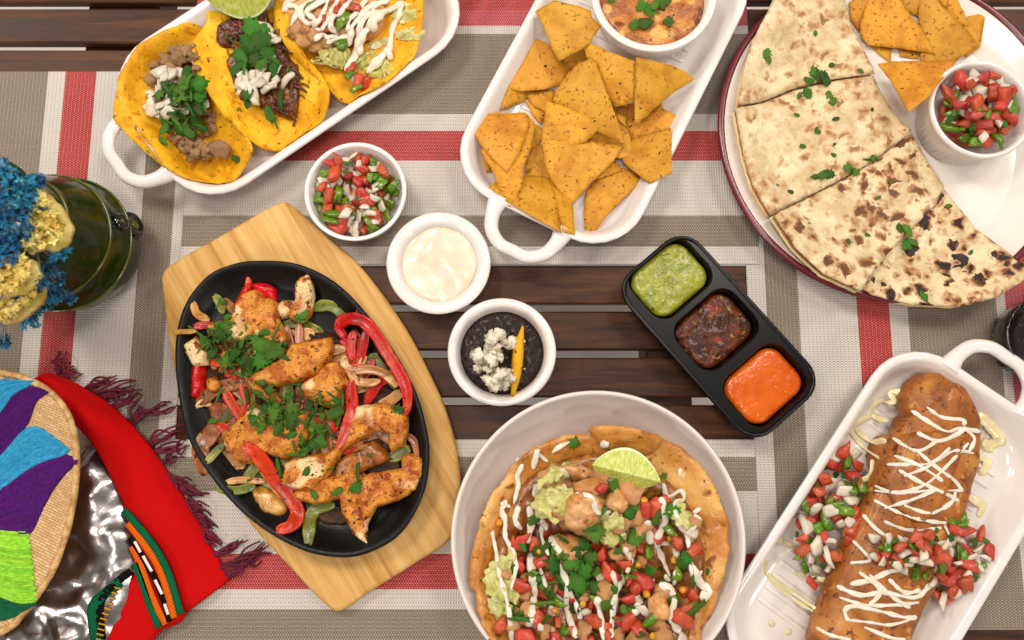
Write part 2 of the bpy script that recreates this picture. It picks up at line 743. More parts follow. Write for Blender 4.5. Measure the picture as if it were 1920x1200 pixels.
m_chickp = M('pale_chicken', 'e3b583', 'c98d52', 60, .38, .66, rough=.42, spots=((90, .62, .72, 'a5602a'), (260, .67, .71, '4d2a10')), bumps=((120, .5, .003),), sss=.2, sssr=.004, var=.12)
m_pork = M('chopped_pork', 'dcb488', 'c0925e', 130, .38, .62, rough=.5, spots=((170, .62, .70, '7d5228'), (80, .58, .7, 'ead0a8')), bumps=((300, .8, .002),), sss=.06, sssr=.002, var=.15)
m_beef = M('shredded_beef', '5c2d16', '8a4a26', 140, .35, .7, rough=.36, spots=((200, .6, .7, '301306'),), bumps=((400, .5, .001),), var=.3, coat=.15)
m_red = M('red_pepper', 'cc3210', 'a51a06', 40, .4, .72, rough=.3, spec=.4, spots=((34, .56, .70, 'd8602a'), (260, .67, .70, '3a0a04')), bumps=((90, .5, .002), (300, .3, .001)), sss=.05, sssr=.002, coat=.12, var=.15)
m_gpep = M('green_pepper', '757a1c', '4d5510', 40, .4, .72, rough=.34, spots=((28, .55, .72, 'a3a038'), (260, .67, .70, '2a2a08')), bumps=((90, .5, .002), (300, .3, .001)), sss=.05, sssr=.002, coat=.12, var=.2)
m_onion = M('grilled_onion', 'd2a25c', 'ad7430', 70, .35, .7, rough=.3, spots=((60, .56, .7, 'e3c58c'), (150, .6, .7, '8d5418')), bumps=((160, .4, .001),), sss=.1, sssr=.003, coat=.2, var=.15)
m_onbrown = M('browned_onion', 'a9662a', '7c4418', 70, .35, .7, rough=.32, spots=((60, .56, .7, 'c98c46'), (150, .6, .7, '4d260c')), bumps=((160, .5, .0015),), sss=.06, sssr=.003, coat=.2, var=.18)
m_mush = M('dark_grilled_vegetable', '54321a', '2a170b', 70, rough=.5, spec=.25, bumps=((160, .6, .002),), coat=.0)
m_cil = M('cilantro_leaf', '5c862c', '31631b', 90, .35, .65, rough=.5, spec=.3, var=.45, bumps=((500, .5, .0008),), sss=.05, sssr=.002)
m_tom = M('diced_tomato', 'cf4426', 'b52a14', 110, .35, .65, rough=.18, spots=((90, .50, .66, 'e08a5e'), (160, .62, .7, '9c1c0c')), sss=.12, sssr=.003, coat=.3, var=.16, bumps=((200, .35, .001),))
m_oni = M('raw_onion', 'e6dccb', 'd2c8b4', 80, rough=.22, sss=.25, sssr=.003, coat=.3, var=.12, bumps=((200, .25, .001),))
m_grn = M('diced_green_pepper', '7f9c26', '4f7a14', 90, .35, .65, rough=.25, sss=.15, sssr=.003, coat=.3, var=.25)
m_let = M('lettuce', 'd9d39a', 'c0bd6a', 40, .35, .65, rough=.4, sss=.2, sssr=.003, spots=((26, .56, .72, 'e6dfb8'), (60, .60, .7, 'a3ad4c')), bumps=((160, .9, .003),), var=.12)
m_cornk = M('corn_kernel', 'e0a413', 'cc8c0c', 90, rough=.28, sss=.2, sssr=.003, coat=.3, var=.12)
m_cream = M('crema', 'f2e9dc', 'e8dcc8', 120, rough=.34, spec=.4, sss=.3, sssr=.004, coat=.1, bumps=((300, .25, .001),))
m_creamy = M('thin_crema_on_dish', 'efe3bd', 'e8d9a8', 60, rough=.25, sss=.3, sssr=.004, coat=.3)
m_sour = M('sour_cream', 'e9dfcc', 'dfd3bc', 30, rough=.3, spec=.5, sss=.2, sssr=.006, coat=.25, bumps=((40, .35, .004),))
m_beans = M('refried_black_beans', '2a1a17', '3f2c27', 160, .35, .7, rough=.5, spec=.2, spots=((240, .64, .74, '584540'),), bumps=((200, .7, .003), (80, .4, .003)), coat=.1)
m_cheese = M('crumbled_cheese', 'f8f0de', 'efe4ca', 90, rough=.6, sss=.1, sssr=.002, bumps=((400, .5, .001),), var=.04)
m_guac = M('green_salsa', '8a8f1c', 'a3a534', 90, .35, .65, rough=.2, spots=((160, .64, .72, '5f6d10'), (120, .66, .76, 'bfc15c')), bumps=((130, .6, .003), (320, .4, .001)), coat=.2, sss=.1, sssr=.004)
m_salsa = M('dark_red_salsa', '4a220c', '6e3815', 90, .35, .65, rough=.36, spec=.3, spots=((110, .58, .66, '93401c'), (170, .64, .70, 'a08038'), (80, .64, .76, '2a1208')), bumps=((110, .9, .004), (300, .5, .002)), coat=.15)
m_hot = M('orange_hot_sauce', 'dc7010', 'd0620a', 50, .35, .65, rough=.2, spots=((200, .67, .73, 'ec8a3c'), (60, .6, .75, 'c85a0a')), bumps=((70, .3, .003), (300, .3, .001)), coat=.25, sss=.05, sssr=.003)
m_dip = M('melted_cheese_dip', 'd09048', 'a8642a', 70, .36, .62, rough=.3, spots=((60, .56, .68, 'e4b460'), (230, .66, .71, '4a2a12'), (40, .64, .72, '8a4a1c'), (160, .60, .7, 'd9a866')), bumps=((90, .8, .004), (300, .5, .0015)), coat=.2, sss=.05, sssr=.003)
m_lskin = M('lime_skin', '4c7a18', '3b6612', 60, rough=.3, coat=.3, bumps=((500, .3, .0006),))
m_straw = M('woven_straw', 'dcb884', 'b98b52', 160, .35, .65, rough=.65, scale=(1, 1, 1), bumps=((300, .8, .002),))
m_foil = M('aluminium_foil', (.42, .38, .37, 1), rough=.24, metal=1.0, bumps=((60, .15, .003),))
m_dark = M('dark_crinkled_wrap', '2b0f0c', '140606', 60, rough=.12, coat=.8, bumps=((90, .8, .004),))
m_fringe = M('maroon_yarn', '7d1238', '560c28', 200, rough=.8, var=.25)
m_knit = {}


def yarn_mat(name, c, c2):
    return M(name, c, c2, 260, .3, .7, rough=.8, spec=.2, var=.16, bumps=((700, .6, .001),))


def cloth_mat(name, c, c2, rot):
    t = NT(name)
    co = t.coords(False, None, rot)
    w = t.n('ShaderNodeTexWave', wave_type='BANDS', bands_direction='X')
    w.inputs['Scale'].default_value = 130
    w.inputs['Distortion'].default_value = .4
    t.l(co, w.inputs['Vector'])
    w2 = t.n('ShaderNodeTexWave', wave_type='BANDS', bands_direction='Y')
    w2.inputs['Scale'].default_value = 200
    w2.inputs['Distortion'].default_value = .6
    t.l(co, w2.inputs['Vector'])
    f = t.math('ADD', t.math('MULTIPLY', w.outputs[1], .6), t.math('MULTIPLY', w2.outputs[1], .4))
    col = t.mix(f, lin(c2), lin(c))
    t.l(col, t.b.inputs['Base Color'])
    t.b.inputs['Roughness'].default_value = .85
    t.b.inputs['Specular IOR Level'].default_value = .15
    nb = t.bump(f, .6, .0008)
    nb = t.bump(t.noise(co, 30, 4), .4, .004, nb)
    t.l(nb, t.b.inputs['Normal'])
    return t.m


def mat_weave(name, stops, span, axis):
    """woven placemat: stripes across one axis, fine open weave on top"""
    t = NT(name)
    co = t.n('ShaderNodeTexCoord').outputs['Object']
    sx = t.n('ShaderNodeSeparateXYZ')
    t.l(co, sx.inputs[0])
    a = sx.outputs[axis]          # across the stripes
    b = sx.outputs[1 - axis]
    f = t.math('DIVIDE', a, span)
    white, taupe, red, pink = lin('dcd5cd'), lin('877b6c'), lin('b32329'), lin('bc4554')
    cc = {'w': white, 't': taupe, 'r': red, 'p': pink}
    dd = {'w': lin('8d7f74'), 't': lin('cdbfae'), 'r': lin('e2a79c'), 'p': lin('e2b0ac')}
    col = t.ramp(f, [(p, cc[c]) for p, c in stops], 'CONSTANT')
    dot = t.ramp(f, [(p, dd[c]) for p, c in stops], 'CONSTANT')
    k1, k2 = 2 * math.pi / .0022, 2 * math.pi / .0034
    row = t.math('MULTIPLY', a, k2)
    colx = t.math('MULTIPLY', b, k1)
    s1 = t.math('SINE', colx)
    s2 = t.math('SINE', row)
    pr = t.math('MULTIPLY', s1, s2)
    d = t.smooth(pr, .32, .75)
    fine = t.noise(co, 700, 2)
    col = t.mix(t.math('MULTIPLY', d, .8), col, dot)
    col = t.mix(t.math('MULTIPLY', t.smooth(s1, .2, 1.0), .18), col, (.12, .10, .08, 1))
    col = t.mix(t.math('MULTIPLY', t.smooth(fine, .45, .75), .10), col, (.9, .85, .8, 1))
    blot = t.noise(co, 9, 3)
    hs = t.n('ShaderNodeHueSaturation')
    mr = t.n('ShaderNodeMapRange')
    t.l(blot, mr.inputs[0])
    mr.inputs[3].default_value = .88
    mr.inputs[4].default_value = 1.12
    t.l(mr.outputs[0], hs.inputs['Value'])
    t.l(col, hs.inputs['Color'])
    t.l(hs.outputs[0], t.b.inputs['Base Color'])
    t.b.inputs['Roughness'].default_value = .55
    t.b.inputs['Specular IOR Level'].default_value = .3
    t.l(t.bump(t.math('ADD', pr, s1), .5, .0005), t.b.inputs['Normal'])
    return t.m


# ================================================================== TABLE AND FLOOR
tbl = thing('table', (0, 0, -0.03), kind='structure')
PITCH = (P(960, 752, 0).y - P(960, 576.5, 0).y) / -2
GAP = 0.0066
y0 = P(960, 576.5, 0).y
rs = random.Random(5)
sv, sf = loft([[(x, y, z) for (y, z) in ((-.5, .0), (-.5, .0), (.5, .0), (.5, .0))] for x in (0, 1)])


def bevel_box(x0, x1, y0_, y1_, z0, z1, b=.0015):
    rings = []
    for (o, z) in ((b, z0), (0, z0 + b), (0, z1 - b), (b, z1)):
        rings.append([(x0 + o, y0_ + o, z), (x1 - o, y0_ + o, z), (x1 - o, y1_ - o, z), (x0 + o, y1_ - o, z)])
    return loft(rings)


for k in range(-10, 13):
    yc = y0 + PITCH * (k + .5)
    V, F = bevel_box(-.68, .68, yc - PITCH / 2 + GAP / 2, yc + PITCH / 2 - GAP / 2, -.010, 0.0 - rs.random() * .0008)
    mk('slat', V, F, m_slat, tbl, smooth=False, hm=False)
for xa, xb in ((P(1055, 752, 0).x + .075, P(1304, 752, 0).x), (P(560, 600, 0).x, P(640, 600, 0).x), (P(150, 30, 0).x, P(345, 30, 0).x - .03)):
    V, F = bevel_box(xa, xb, -.48, .44, -.050, -.0115)
    mk('beam', V, F, m_slat, tbl, smooth=False, hm=False)
mk('floor', [(-3, -3, -.72), (3, -3, -.72), (3, 3, -.72), (-3, 3, -.72)], [(0, 1, 2, 3)], m_floor, smooth=False, hm=False, kind='structure')
# pale floor tiles sit well below the slats and catch the lamp light
HM[:, :] = 0.0


# ================================================================== PLACEMATS
def placemat(x0, x1, ya, yb, z, axis, bounds, codes, flip, label):
    """bounds: world positions of stripe borders measured from the inner edge outwards"""
    th = .0012
    w, h = x1 - x0, yb - ya
    span = h if axis == 1 else w
    org = (x0, ya, 0)
    V, F = bevel_box(x0, x1, ya, yb, z, z + th, .0004)
    V = np.array(V)
    hm_add(V, F)
    stops = []
    for b, c in zip(bounds, codes):
        stops.append((b / span, c))
    if flip:
        ends = [b / span for b in bounds[1:]] + [1.0]
        stops = sorted([(1 - e, c) for e, c in zip(ends, codes)])
    m = mat_weave('woven_placemat', stops, span, axis)
    me = bpy.data.meshes.new('placemat')
    me.from_pydata([tuple(v) for v in V - np.array(org)], [], F)
    me.materials.append(m)
    o = bpy.data.objects.new('placemat', me)
    COL.objects.link(o)
    o.location = org
    tag(o, label, 'placemat', 'striped woven placemats on the slatted table')
    return o


CODES = ['w', 't', 'w', 'r', 'w', 't', 'w', 'p', 'r', 'w', 't', 'w', 'r', 'w']
yb = P(960, 497, 0).y
bt = [P(960, y, 0).y - yb for y in (497, 465, 407, 305, 249, 217, 69, 53, 22)]
ext = [bt[-1] + d for d in (.026, .036, .085, .095, .12)]
bt = bt + ext
LEN = .512
xr = P(1421, 470, 0).x
placemat(xr - .513, xr, yb, yb + .345, .0016, 1, bt, CODES, False, 'striped placemat lying under the chip platter, its stripes along the slats')
xl = P(1399, 520, 0).x
yt_r = P(1700, 95, 0).y
placemat(xl, xl + .345, yt_r - LEN, yt_r, .0002, 0, bt, CODES, False, 'striped placemat under the round quesadilla plate, its stripes across the slats')
xle = P(333, 770, 0).x
yt_l = P(60, 135, 0).y
placemat(xle - .345, xle, yt_l - LEN, yt_l, .0002, 0, bt, CODES, True, 'striped placemat under the green glazed jug, its stripes across the slats')
yb2 = P(960, 824, 0).y
xr2 = P(1416, 880, 0).x
placemat(xr2 - .512, xr2, yb2 - .345, yb2, .0016, 1, bt, CODES, True, 'striped placemat under the big tostada bowl, its stripes along the slats')


# ================================================================== DISHES
def handled_dish(px, py, dx, dy, a, b, r, Hh, label, ridges, hw, proj, ridge_range=(-.9, .9)):
    z0 = .0030
    fr = Frame(px, py, dx, dy, Hh)
    t = thing('serving_dish', (fr.c.x, fr.c.y, z0), label, 'dish', 'white ceramic dishes with loop handles')
    prof = [(.030, 0), (.024, .0), (.019, .0025), (.006, Hh * .62), (.0012, Hh * .86), (.0, Hh * .95), (.0010, Hh * .99), (.0032, Hh), (.0058, Hh * .985), (.0085, Hh * .91),
            (.0150, Hh * .45), (.0185, Hh * .30), (.023, Hh * .215), (.029, Hh * .19), (.045, Hh * .185)]
    rings = [[fr.w(x, y, z0 + z) for x, y in rr(a - o, b - o, max(r - o, .012))] for o, z in prof]
    V, F = loft(rings)
    mk('body', V, F, m_ceramic, t)
    for s in (-1, 1):
        path = [(-a + .006, hw), (-a - .008, hw * .97), (-a - proj * .72, hw * .80), (-a - proj, hw * .42), (-a - proj * 1.02, 0), (-a - proj, -hw * .42), (-a - proj * .72, -hw * .80), (-a - .008, -hw * .97), (-a + .006, -hw)]
        pts = [fr.w(-s * x, y, z0 + Hh * (.90 - .0 * k)) for k, (x, y) in enumerate(path)]
        wd = [.020, .0135, .0120, .0112, .0112, .0112, .0120, .0135, .020]
        V, F = sweep(pts, wd, [.010, .0088, .0082, .008, .008, .008, .0082, .0088, .010], n=12, sub=6, roundend=False)
        mk('handle', V, F, m_ceramic, t)
    if ridges:
        for k in range(ridges):
            x = (ridge_range[0] + (ridge_range[1] - ridge_range[0]) * k / (ridges - 1)) * (a - .04)
            V, F = sweep([fr.w(x, -(b - .030), z0 + Hh * .19), fr.w(x, 0, z0 + Hh * .19), fr.w(x, b - .030, z0 + Hh * .19)], .0042, .0022, n=8, sub=3)
            mk('ridge', V, F, m_ceramic, t)
    return fr, t


DF = {}
DF['taco'] = handled_dish(545, 90, .832, -.555, .149, .082, .050, .034, 'white handled dish holding three soft tacos', 0, .033, .030)
DF['chip'] = handled_dish(1136, 133, .46, -.888, .150, .085, .048, .034, 'white handled dish piled with corn tortilla chips', 18, .031, .030)
DF['burrito'] = handled_dish(1673, 1013, .527, -.85, .150, .083, .048, .034, 'white handled dish with ridged floor under the fried burrito', 18, .034, .030)


def ramekin(px, py, rpx, Hh, wall, z0, label, name='ramekin', foot=.78, mat=None, fluted=False, round_=False, floor=.18):
    z = z0 + Hh
    c = P(px, py, z)
    R = rad(px, py, z, rpx)
    if round_:
        prof = [(R * foot * .9, 0), (R * foot, .001), (R * (foot + .08), Hh * .12), (R * .93, Hh * .6), (R * .985, Hh * .9), (R, Hh * .985), (R - .0010, Hh), (R - wall * .8, Hh * .99), (R - wall, Hh * .95), (R * .90 - wall * .4, Hh * .6), (R * .70, Hh * .25), (R * .45, Hh * floor)]
    else:
        prof = [(R * foot * .9, 0), (R * foot, .0008), (R * (foot + .03), Hh * .06), (R * .94, Hh * .80), (R * .955, Hh * .86), (R * .995, Hh * .89), (R, Hh * .96), (R - .0012, Hh), (R - wall * .7, Hh * .995), (R - wall, Hh * .93), (R * .965 - wall, Hh * .80), (R * foot - wall * .2, Hh * .22), (R * foot - wall * 1.2, Hh * .17)]
    wob = None
    if fluted:
        def wob(k, i, n):
            return .0006 * (1 if i % 2 else -1) if k in (2, 3) else 0
    V, F = revolve((c.x, c.y, z0), prof, 96 if fluted else 72, wob)
    o = mk(name, V, F, mat or m_ceramic, None, label=label, cat='bowl')
    return c, R


MZ = .0030
RB = {}
RB['pico'] = ramekin(666, 358, 96, .036, .004, MZ, 'small round white bowl of diced salsa next to the wooden board', 'salsa_bowl', .5, None, False, True)
RB['sour'] = ramekin(822, 492, 98, .030, .0105, .0005, 'white ramekin holding smooth sour cream', foot=.80)
RB['bean'] = ramekin(941, 659, 102, .034, .0075, .0005, 'white ramekin holding black bean purée, standing on bare slats', foot=.74)
RB['dip'] = ramekin(1226, -14, 118, .046, .007, .0096, 'white bowl of melted cheese dip standing in the chip dish', 'dip_bowl', .6, None, False, True)

# round enamel plate
cz = .026
cpl = P(1673, 246, cz)
RPL = rad(1673, 246, cz, 327)
pl = thing('dinner_plate', (cpl.x, cpl.y, .002), 'round cream plate with maroon rim carrying the quesadilla', 'plate')
V, F = revolve((cpl.x, cpl.y, .002), [(RPL * .60, 0), (RPL * .64, .0), (RPL * .68, .003), (RPL * .90, .014), (RPL * .966, .0225), (RPL * .967, .0245), (RPL * .955, .0235), (RPL * .90, .0165), (RPL * .80, .0085), (RPL * .70, .0055), (RPL * .4, .0055)], 128)
mk('body', V, F, m_plate, pl)
V, F = revolve((0, 0, 0), [(1, 0)], 4)
ring = []
for i in range(128):
    a = 2 * math.pi * i / 128
    ring.append([(cpl.x + (RPL * .980 + .0032 * math.cos(q)) * math.cos(a), cpl.y + (RPL * .980 + .0032 * math.cos(q)) * math.sin(a), .002 + .0235 + .0028 * math.sin(q)) for q in (2 * math.pi * k / 10 for k in range(10))])
V = [p for r_ in ring for p in r_]
F = [(i * 10 + k, ((i + 1) % 128) * 10 + k, ((i + 1) % 128) * 10 + (k + 1) % 10, i * 10 + (k + 1) % 10) for i in range(128) for k in range(10)]
mk('rim', V, F, m_maroon, pl)
RB['ram2'] = ramekin(1842, 203, 97, .040, .0045, .0078, 'white fluted ramekin of diced salsa standing on the maroon rimmed plate', foot=.80, fluted=True)

# big pale bowl
zb = .058
cb = P(1122, 1010, zb)
RBW = rad(1122, 1010, zb, 277)
Hb = zb - .003
V, F = revolve((cb.x, cb.y, .003), [(RBW * .40, 0), (RBW * .46, 0), (RBW * .50, .002), (RBW * .80, Hb * .45), (RBW * .965, Hb * .88), (RBW, Hb * .985), (RBW - .0010, Hb), (RBW - .003, Hb * .995), (RBW * .965, Hb * .90), (RBW * .80, Hb * .50), (RBW * .62, Hb * .22), (RBW * .45, Hb * .12), (RBW * .2, Hb * .10)], 128)
mk('salad_bowl', V, F, m_ceramic2, label='large pale pinkish bowl holding the tostada salad', cat='bowl')

# wooden board
BZ = .019
bo = [(303, 513), (326, 490), (420, 436), (516, 381), (545, 384), (600, 432), (676, 500), (748, 596), (800, 690), (840, 782), (862, 884), (860, 930), (846, 1008), (770, 1062), (690, 1112), (640, 1146), (606, 1132), (540, 1062), (470, 985), (400, 880), (345, 770), (318, 660), (303, 545)]
out = smooth_closed([(p.x, p.y) for p in (P(x, y, BZ) for x, y in bo)], 5)
bz0 = .0030
n = len(out)

def shrink(outl, d):
    A = np.array(outl)
    nx = np.roll(A, -1, 0) - np.roll(A, 1, 0)
    nrm = np.column_stack([-nx[:, 1], nx[:, 0]])
    nrm /= np.linalg.norm(nrm, axis=1)[:, None] + 1e-12
    ar = 0.5 * np.sum(A[:, 0] * np.roll(A[:, 1], -1) - np.roll(A[:, 0], -1) * A[:, 1])
    if ar < 0:
        nrm = -nrm
    return A + nrm * d


def ccw(o):
    A = np.array(o)
    ar = 0.5 * np.sum(A[:, 0] * np.roll(A[:, 1], -1) - np.roll(A[:, 0], -1) * A[:, 1])
    return list(o) if ar > 0 else list(reversed(o))


out = ccw(out)
cen = np.mean(np.array(out), 0)
rings = [[(*p, z) for p in shrink(out, d)] for d, z in ((.004, bz0), (.0, bz0 + .003), (.0, BZ - .003), (.0012, BZ - .0008), (.0035, BZ))]
rings.append([tuple(np.append(cen + (np.array(p) - cen) * .90, BZ)) for p in out])
V, F = loft(rings)
mk('serving_board', V, F, m_board, label='pale wooden serving board under the black skillet', cat='board')

# skillet
SZ = .044
so = [(480, 488), (560, 495), (640, 538), (718, 628), (774, 722), (799, 800), (805, 864), (792, 932), (752, 1000), (694, 1036), (636, 1046), (560, 1030), (470, 976), (400, 902), (352, 822), (331, 724), (328, 640), (346, 570), (386, 518), (430, 496)]
out = ccw(smooth_closed([(p.x, p.y) for p in (P(x, y, SZ) for x, y in so)], 6))
rings = [[(*p, z) for p in shrink(out, d)] for d, z in ((.026, BZ + .001), (.020, BZ + .0012), (.0045, SZ - .006), (.0, SZ - .0016), (.0008, SZ - .0004), (.0022, SZ), (.0042, SZ - .0008), (.0065, SZ - .004), (.0165, SZ - .0145), (.024, SZ - .0175), (.034, SZ - .0185))]
c = np.mean(np.array(rings[-1]), 0)
for k in (.75, .5, .25):
    rings.append([tuple(c + (np.array(p) - c) * k) for p in rings[10]])
V, F = loft(rings)
mk('skillet', V, F, m_iron, label='oval black cast iron skillet on the wooden board', cat='skillet')

# black three-well tray
TZ = .034
fr = Frame(1347, 627, .667, .746, TZ)
TA, TB = .0875, .0415
tr = thing('sauce_tray', (fr.c.x, fr.c.y, .0008), 'black tray with three wells of sauce', 'tray')
centers = [(1258, 521), (1344, 617), (1437, 722)]
wells = []
for (x, y) in centers:
    p = P(x, y, TZ) - fr.c
    wells.append((p.dot(fr.u), p.dot(fr.v)))
wa, wb, wr = .0262, .0325, .015
outl = rr(TA, TB, .022)
pts2 = [Vector(p) for p in rr(TA - .0035, TB - .0035, .019)]
edges = [(i, (i + 1) % len(pts2)) for i in range(len(pts2))]
loops = []
for (cx, cy) in wells:
    L = [(cx + x, cy + y) for x, y in rr(wa, wb, wr)]
    b0 = len(pts2)
    pts2 += [Vector(p) for p in L]
    edges += [(b0 + i, b0 + (i + 1) % len(L)) for i in range(len(L))]
    loops.append(np.array(L))
v, e, f, *_ = delaunay_2d_cdt(pts2, edges, [], 1, 1e-7)
FF = []
VV = [fr.w(p.x, p.y, TZ - .0012) for p in v]
for t_ in f:
    cc_ = np.array([[sum(v[k].x for k in t_) / 3, sum(v[k].y for k in t_) / 3]])
    if any(inside(cc_, L)[0] for L in loops):
        continue
    FF.append(t_ if (v[t_[1]] - v[t_[0]]).cross(v[t_[2]] - v[t_[0]]) > 0 else tuple(reversed(t_)))
mk('deck', VV, FF, m_black, tr, smooth=False)
rings = [[fr.w(x, y, z) for x, y in rr(TA - o, TB - o, max(.022 - o, .008))] for o, z in ((.010, .0009), (.007, .0012), (.0012, TZ - .004), (0, TZ - .0016), (.0006, TZ - .0003), (.0018, TZ), (.0030, TZ - .0004), (.0035, TZ - .0012))]
V, F = loft(rings, True, False)
mk('skirt', V, F, m_black, tr)
for (cx, cy) in wells:
    rings = [[fr.w(cx + x, cy + y, z) for x, y in rr(wa - o, wb - o, max(wr - o, .006))] for o, z in ((0, TZ - .0012), (.0006, TZ - .0030), (.004, TZ - .018), (.008, TZ - .024), (.014, TZ - .0245))]
    V, F = loft(rings, False, True)
    mk('well', V, F, m_black, tr)
TW = (fr, wells, wa, wb, wr)

# ================================================================== FOOD HELPERS
def plane_z(a, lift=0.0):
    return lambda x, y: a[0] + a[1] * x + a[2] * y + lift


def jag(pts, amp, step, seed):
    """slightly uneven edge"""
    A = resample(pts, step)
    n_ = len(A)
    nx = np.roll(A, -1, 0) - np.roll(A, 1, 0)
    nr = np.column_stack([-nx[:, 1], nx[:, 0]])
    nr /= np.linalg.norm(nr, axis=1)[:, None] + 1e-12
    k = np.array([noise.noise(Vector((p[0] * 260, p[1] * 260, seed))) for p in A])
    return A + nr * (k * amp)[:, None]


def chip(poly, label, group, seed, mat=None, keep=.75, pct=93):
    w, a = rest(poly, pct=pct, keep=keep)
    w = jag(w, .0005, .0018, seed)
    c = w.mean(0)
    rnd = random.Random(seed)
    th = rnd.random() * 3.14
    k = rnd.uniform(-1, 1) * 1.1
    dx, dy = math.cos(th), math.sin(th)

    def zf(x, y):
        s_ = (x - c[0]) * dx + (y - c[1]) * dy
        return a[0] + a[1] * x + a[2] * y + .0004 + max(k, 0) * s_ * s_ + min(k, 0) * .3 * s_ * s_
    V, F = slab(w, zf, .0015, .0005, .0034, .0004, 120, seed=seed, low=.8)
    return mk('tortilla_chip', V, F, mat or m_chip, None, label=label, cat='chip', group=group)


def fillet(name, poly, mat, th, seed, label=None, cat=None, group=None, parent=None, namp=.0035, nsc=110, pct=70, keep=.8, edge=None, res=.0024, smoothpoly=True, zlift=-.0005, grow=1.0, jg=.0009):
    if grow != 1.0:
        g_ = np.mean(np.array(poly), 0)
        poly = [tuple(g_ + (np.array(q_) - g_) * grow) for q_ in poly]
    w, a = rest(poly, pct=pct, keep=keep)
    if smoothpoly:
        w = smooth_closed(w, 4)
    w = jag(w, jg, .0022 if jg < .002 else .0014, seed)
    zf = plane_z(a, zlift)
    V, F = slab(w, zf, th, edge or th * .8, res, namp, nsc, seed=seed, dome=th * .15)
    nt_ = len(V) // 2
    for v_ in V[:nt_]:
        v_[2] += namp * .45 * noise.noise(Vector((v_[0] * nsc * 2.7, v_[1] * nsc * 2.7, seed)))
    return mk(name, V, F, mat, parent, label=label, cat=cat, group=group)


def strip(name, pts, wpx, mat, h, label=None, cat=None, group=None, parent=None, sink=.35, taper=.6, n=12, power=3.8, stand=0.0, bumpy=.16, seed=0):
    """curved strip lying on what is below"""
    path = smooth_open([np.array(p, float) for p in pts], 4)
    hz = []
    P3 = []
    for x, y in path:
        p = hit(x, y)
        hz.append(topavg(p.x, p.y, 2))
        P3.append(p)
    hz = np.array(hz)
    m_ = len(hz)
    up_ = np.array([hz[max(0, i - 3):i + 4].max() * .6 + hz[max(0, i - 3):i + 4].mean() * .4 for i in range(m_)])
    for _ in range(3):
        up_ = np.convolve(np.pad(up_, 2, mode='edge'), np.ones(5) / 5, 'valid')
    pts3, W, Hh = [], [], []
    for i, (x, y) in enumerate(path):
        z = up_[i] + h * (.5 - sink) + stand
        p = P(x, y, z)
        pts3.append((p.x, p.y, p.z))
        e = min(i, m_ - 1 - i) / max(1, (m_ - 1) * .18)
        k = taper + (1 - taper) * min(1, e)
        wm = rad(x, y, z, wpx) * k * 1.12
        W.append(wm)
        Hh.append(h * (.8 + .2 * k))
    V, F = sweep(pts3, W, Hh, n=16, power=power, sub=1, wob=bumpy, groove=.75)
    return mk(name, V, F, mat, parent, label=label, cat=cat, group=group)


def drizzle(pts, wpx, parent, mat, name='cream_line', sub=5, hk=.32, seed=0, blobs=True, follow=2):
    path = smooth_open([np.array(p, float) for p in pts], sub)
    zs, q = [], []
    for x, y in path:
        p = hit(x, y)
        q.append(p)
        zs.append(topavg(p.x, p.y, 2))
    zs = np.array(zs)
    for _ in range(follow):
        zs = np.convolve(np.pad(zs, 1, mode='edge'), np.ones(3) / 3, 'valid')
    pts3, W, Hh = [], [], []
    for i, (x, y) in enumerate(path):
        wv = wpx * (1 + .75 * noise.noise(Vector((x * .07 + seed, y * .07, seed))))
        if blobs and i in (0, len(path) - 1):
            wv *= .75
        z = zs[i] + rad(x, y, zs[i], wv) * hk * .30
        p = P(x, y, z)
        pts3.append((p.x, p.y, p.z))
        wm = rad(x, y, z, wv)
        W.append(wm)
        Hh.append(wm * hk)
    V, F = sweep(pts3, W, Hh, n=10, sub=1)
    return mk(name, V, F, mat, parent, hm=True)


# ------------------------------------------------ small shared pieces
rg = random.Random(11)


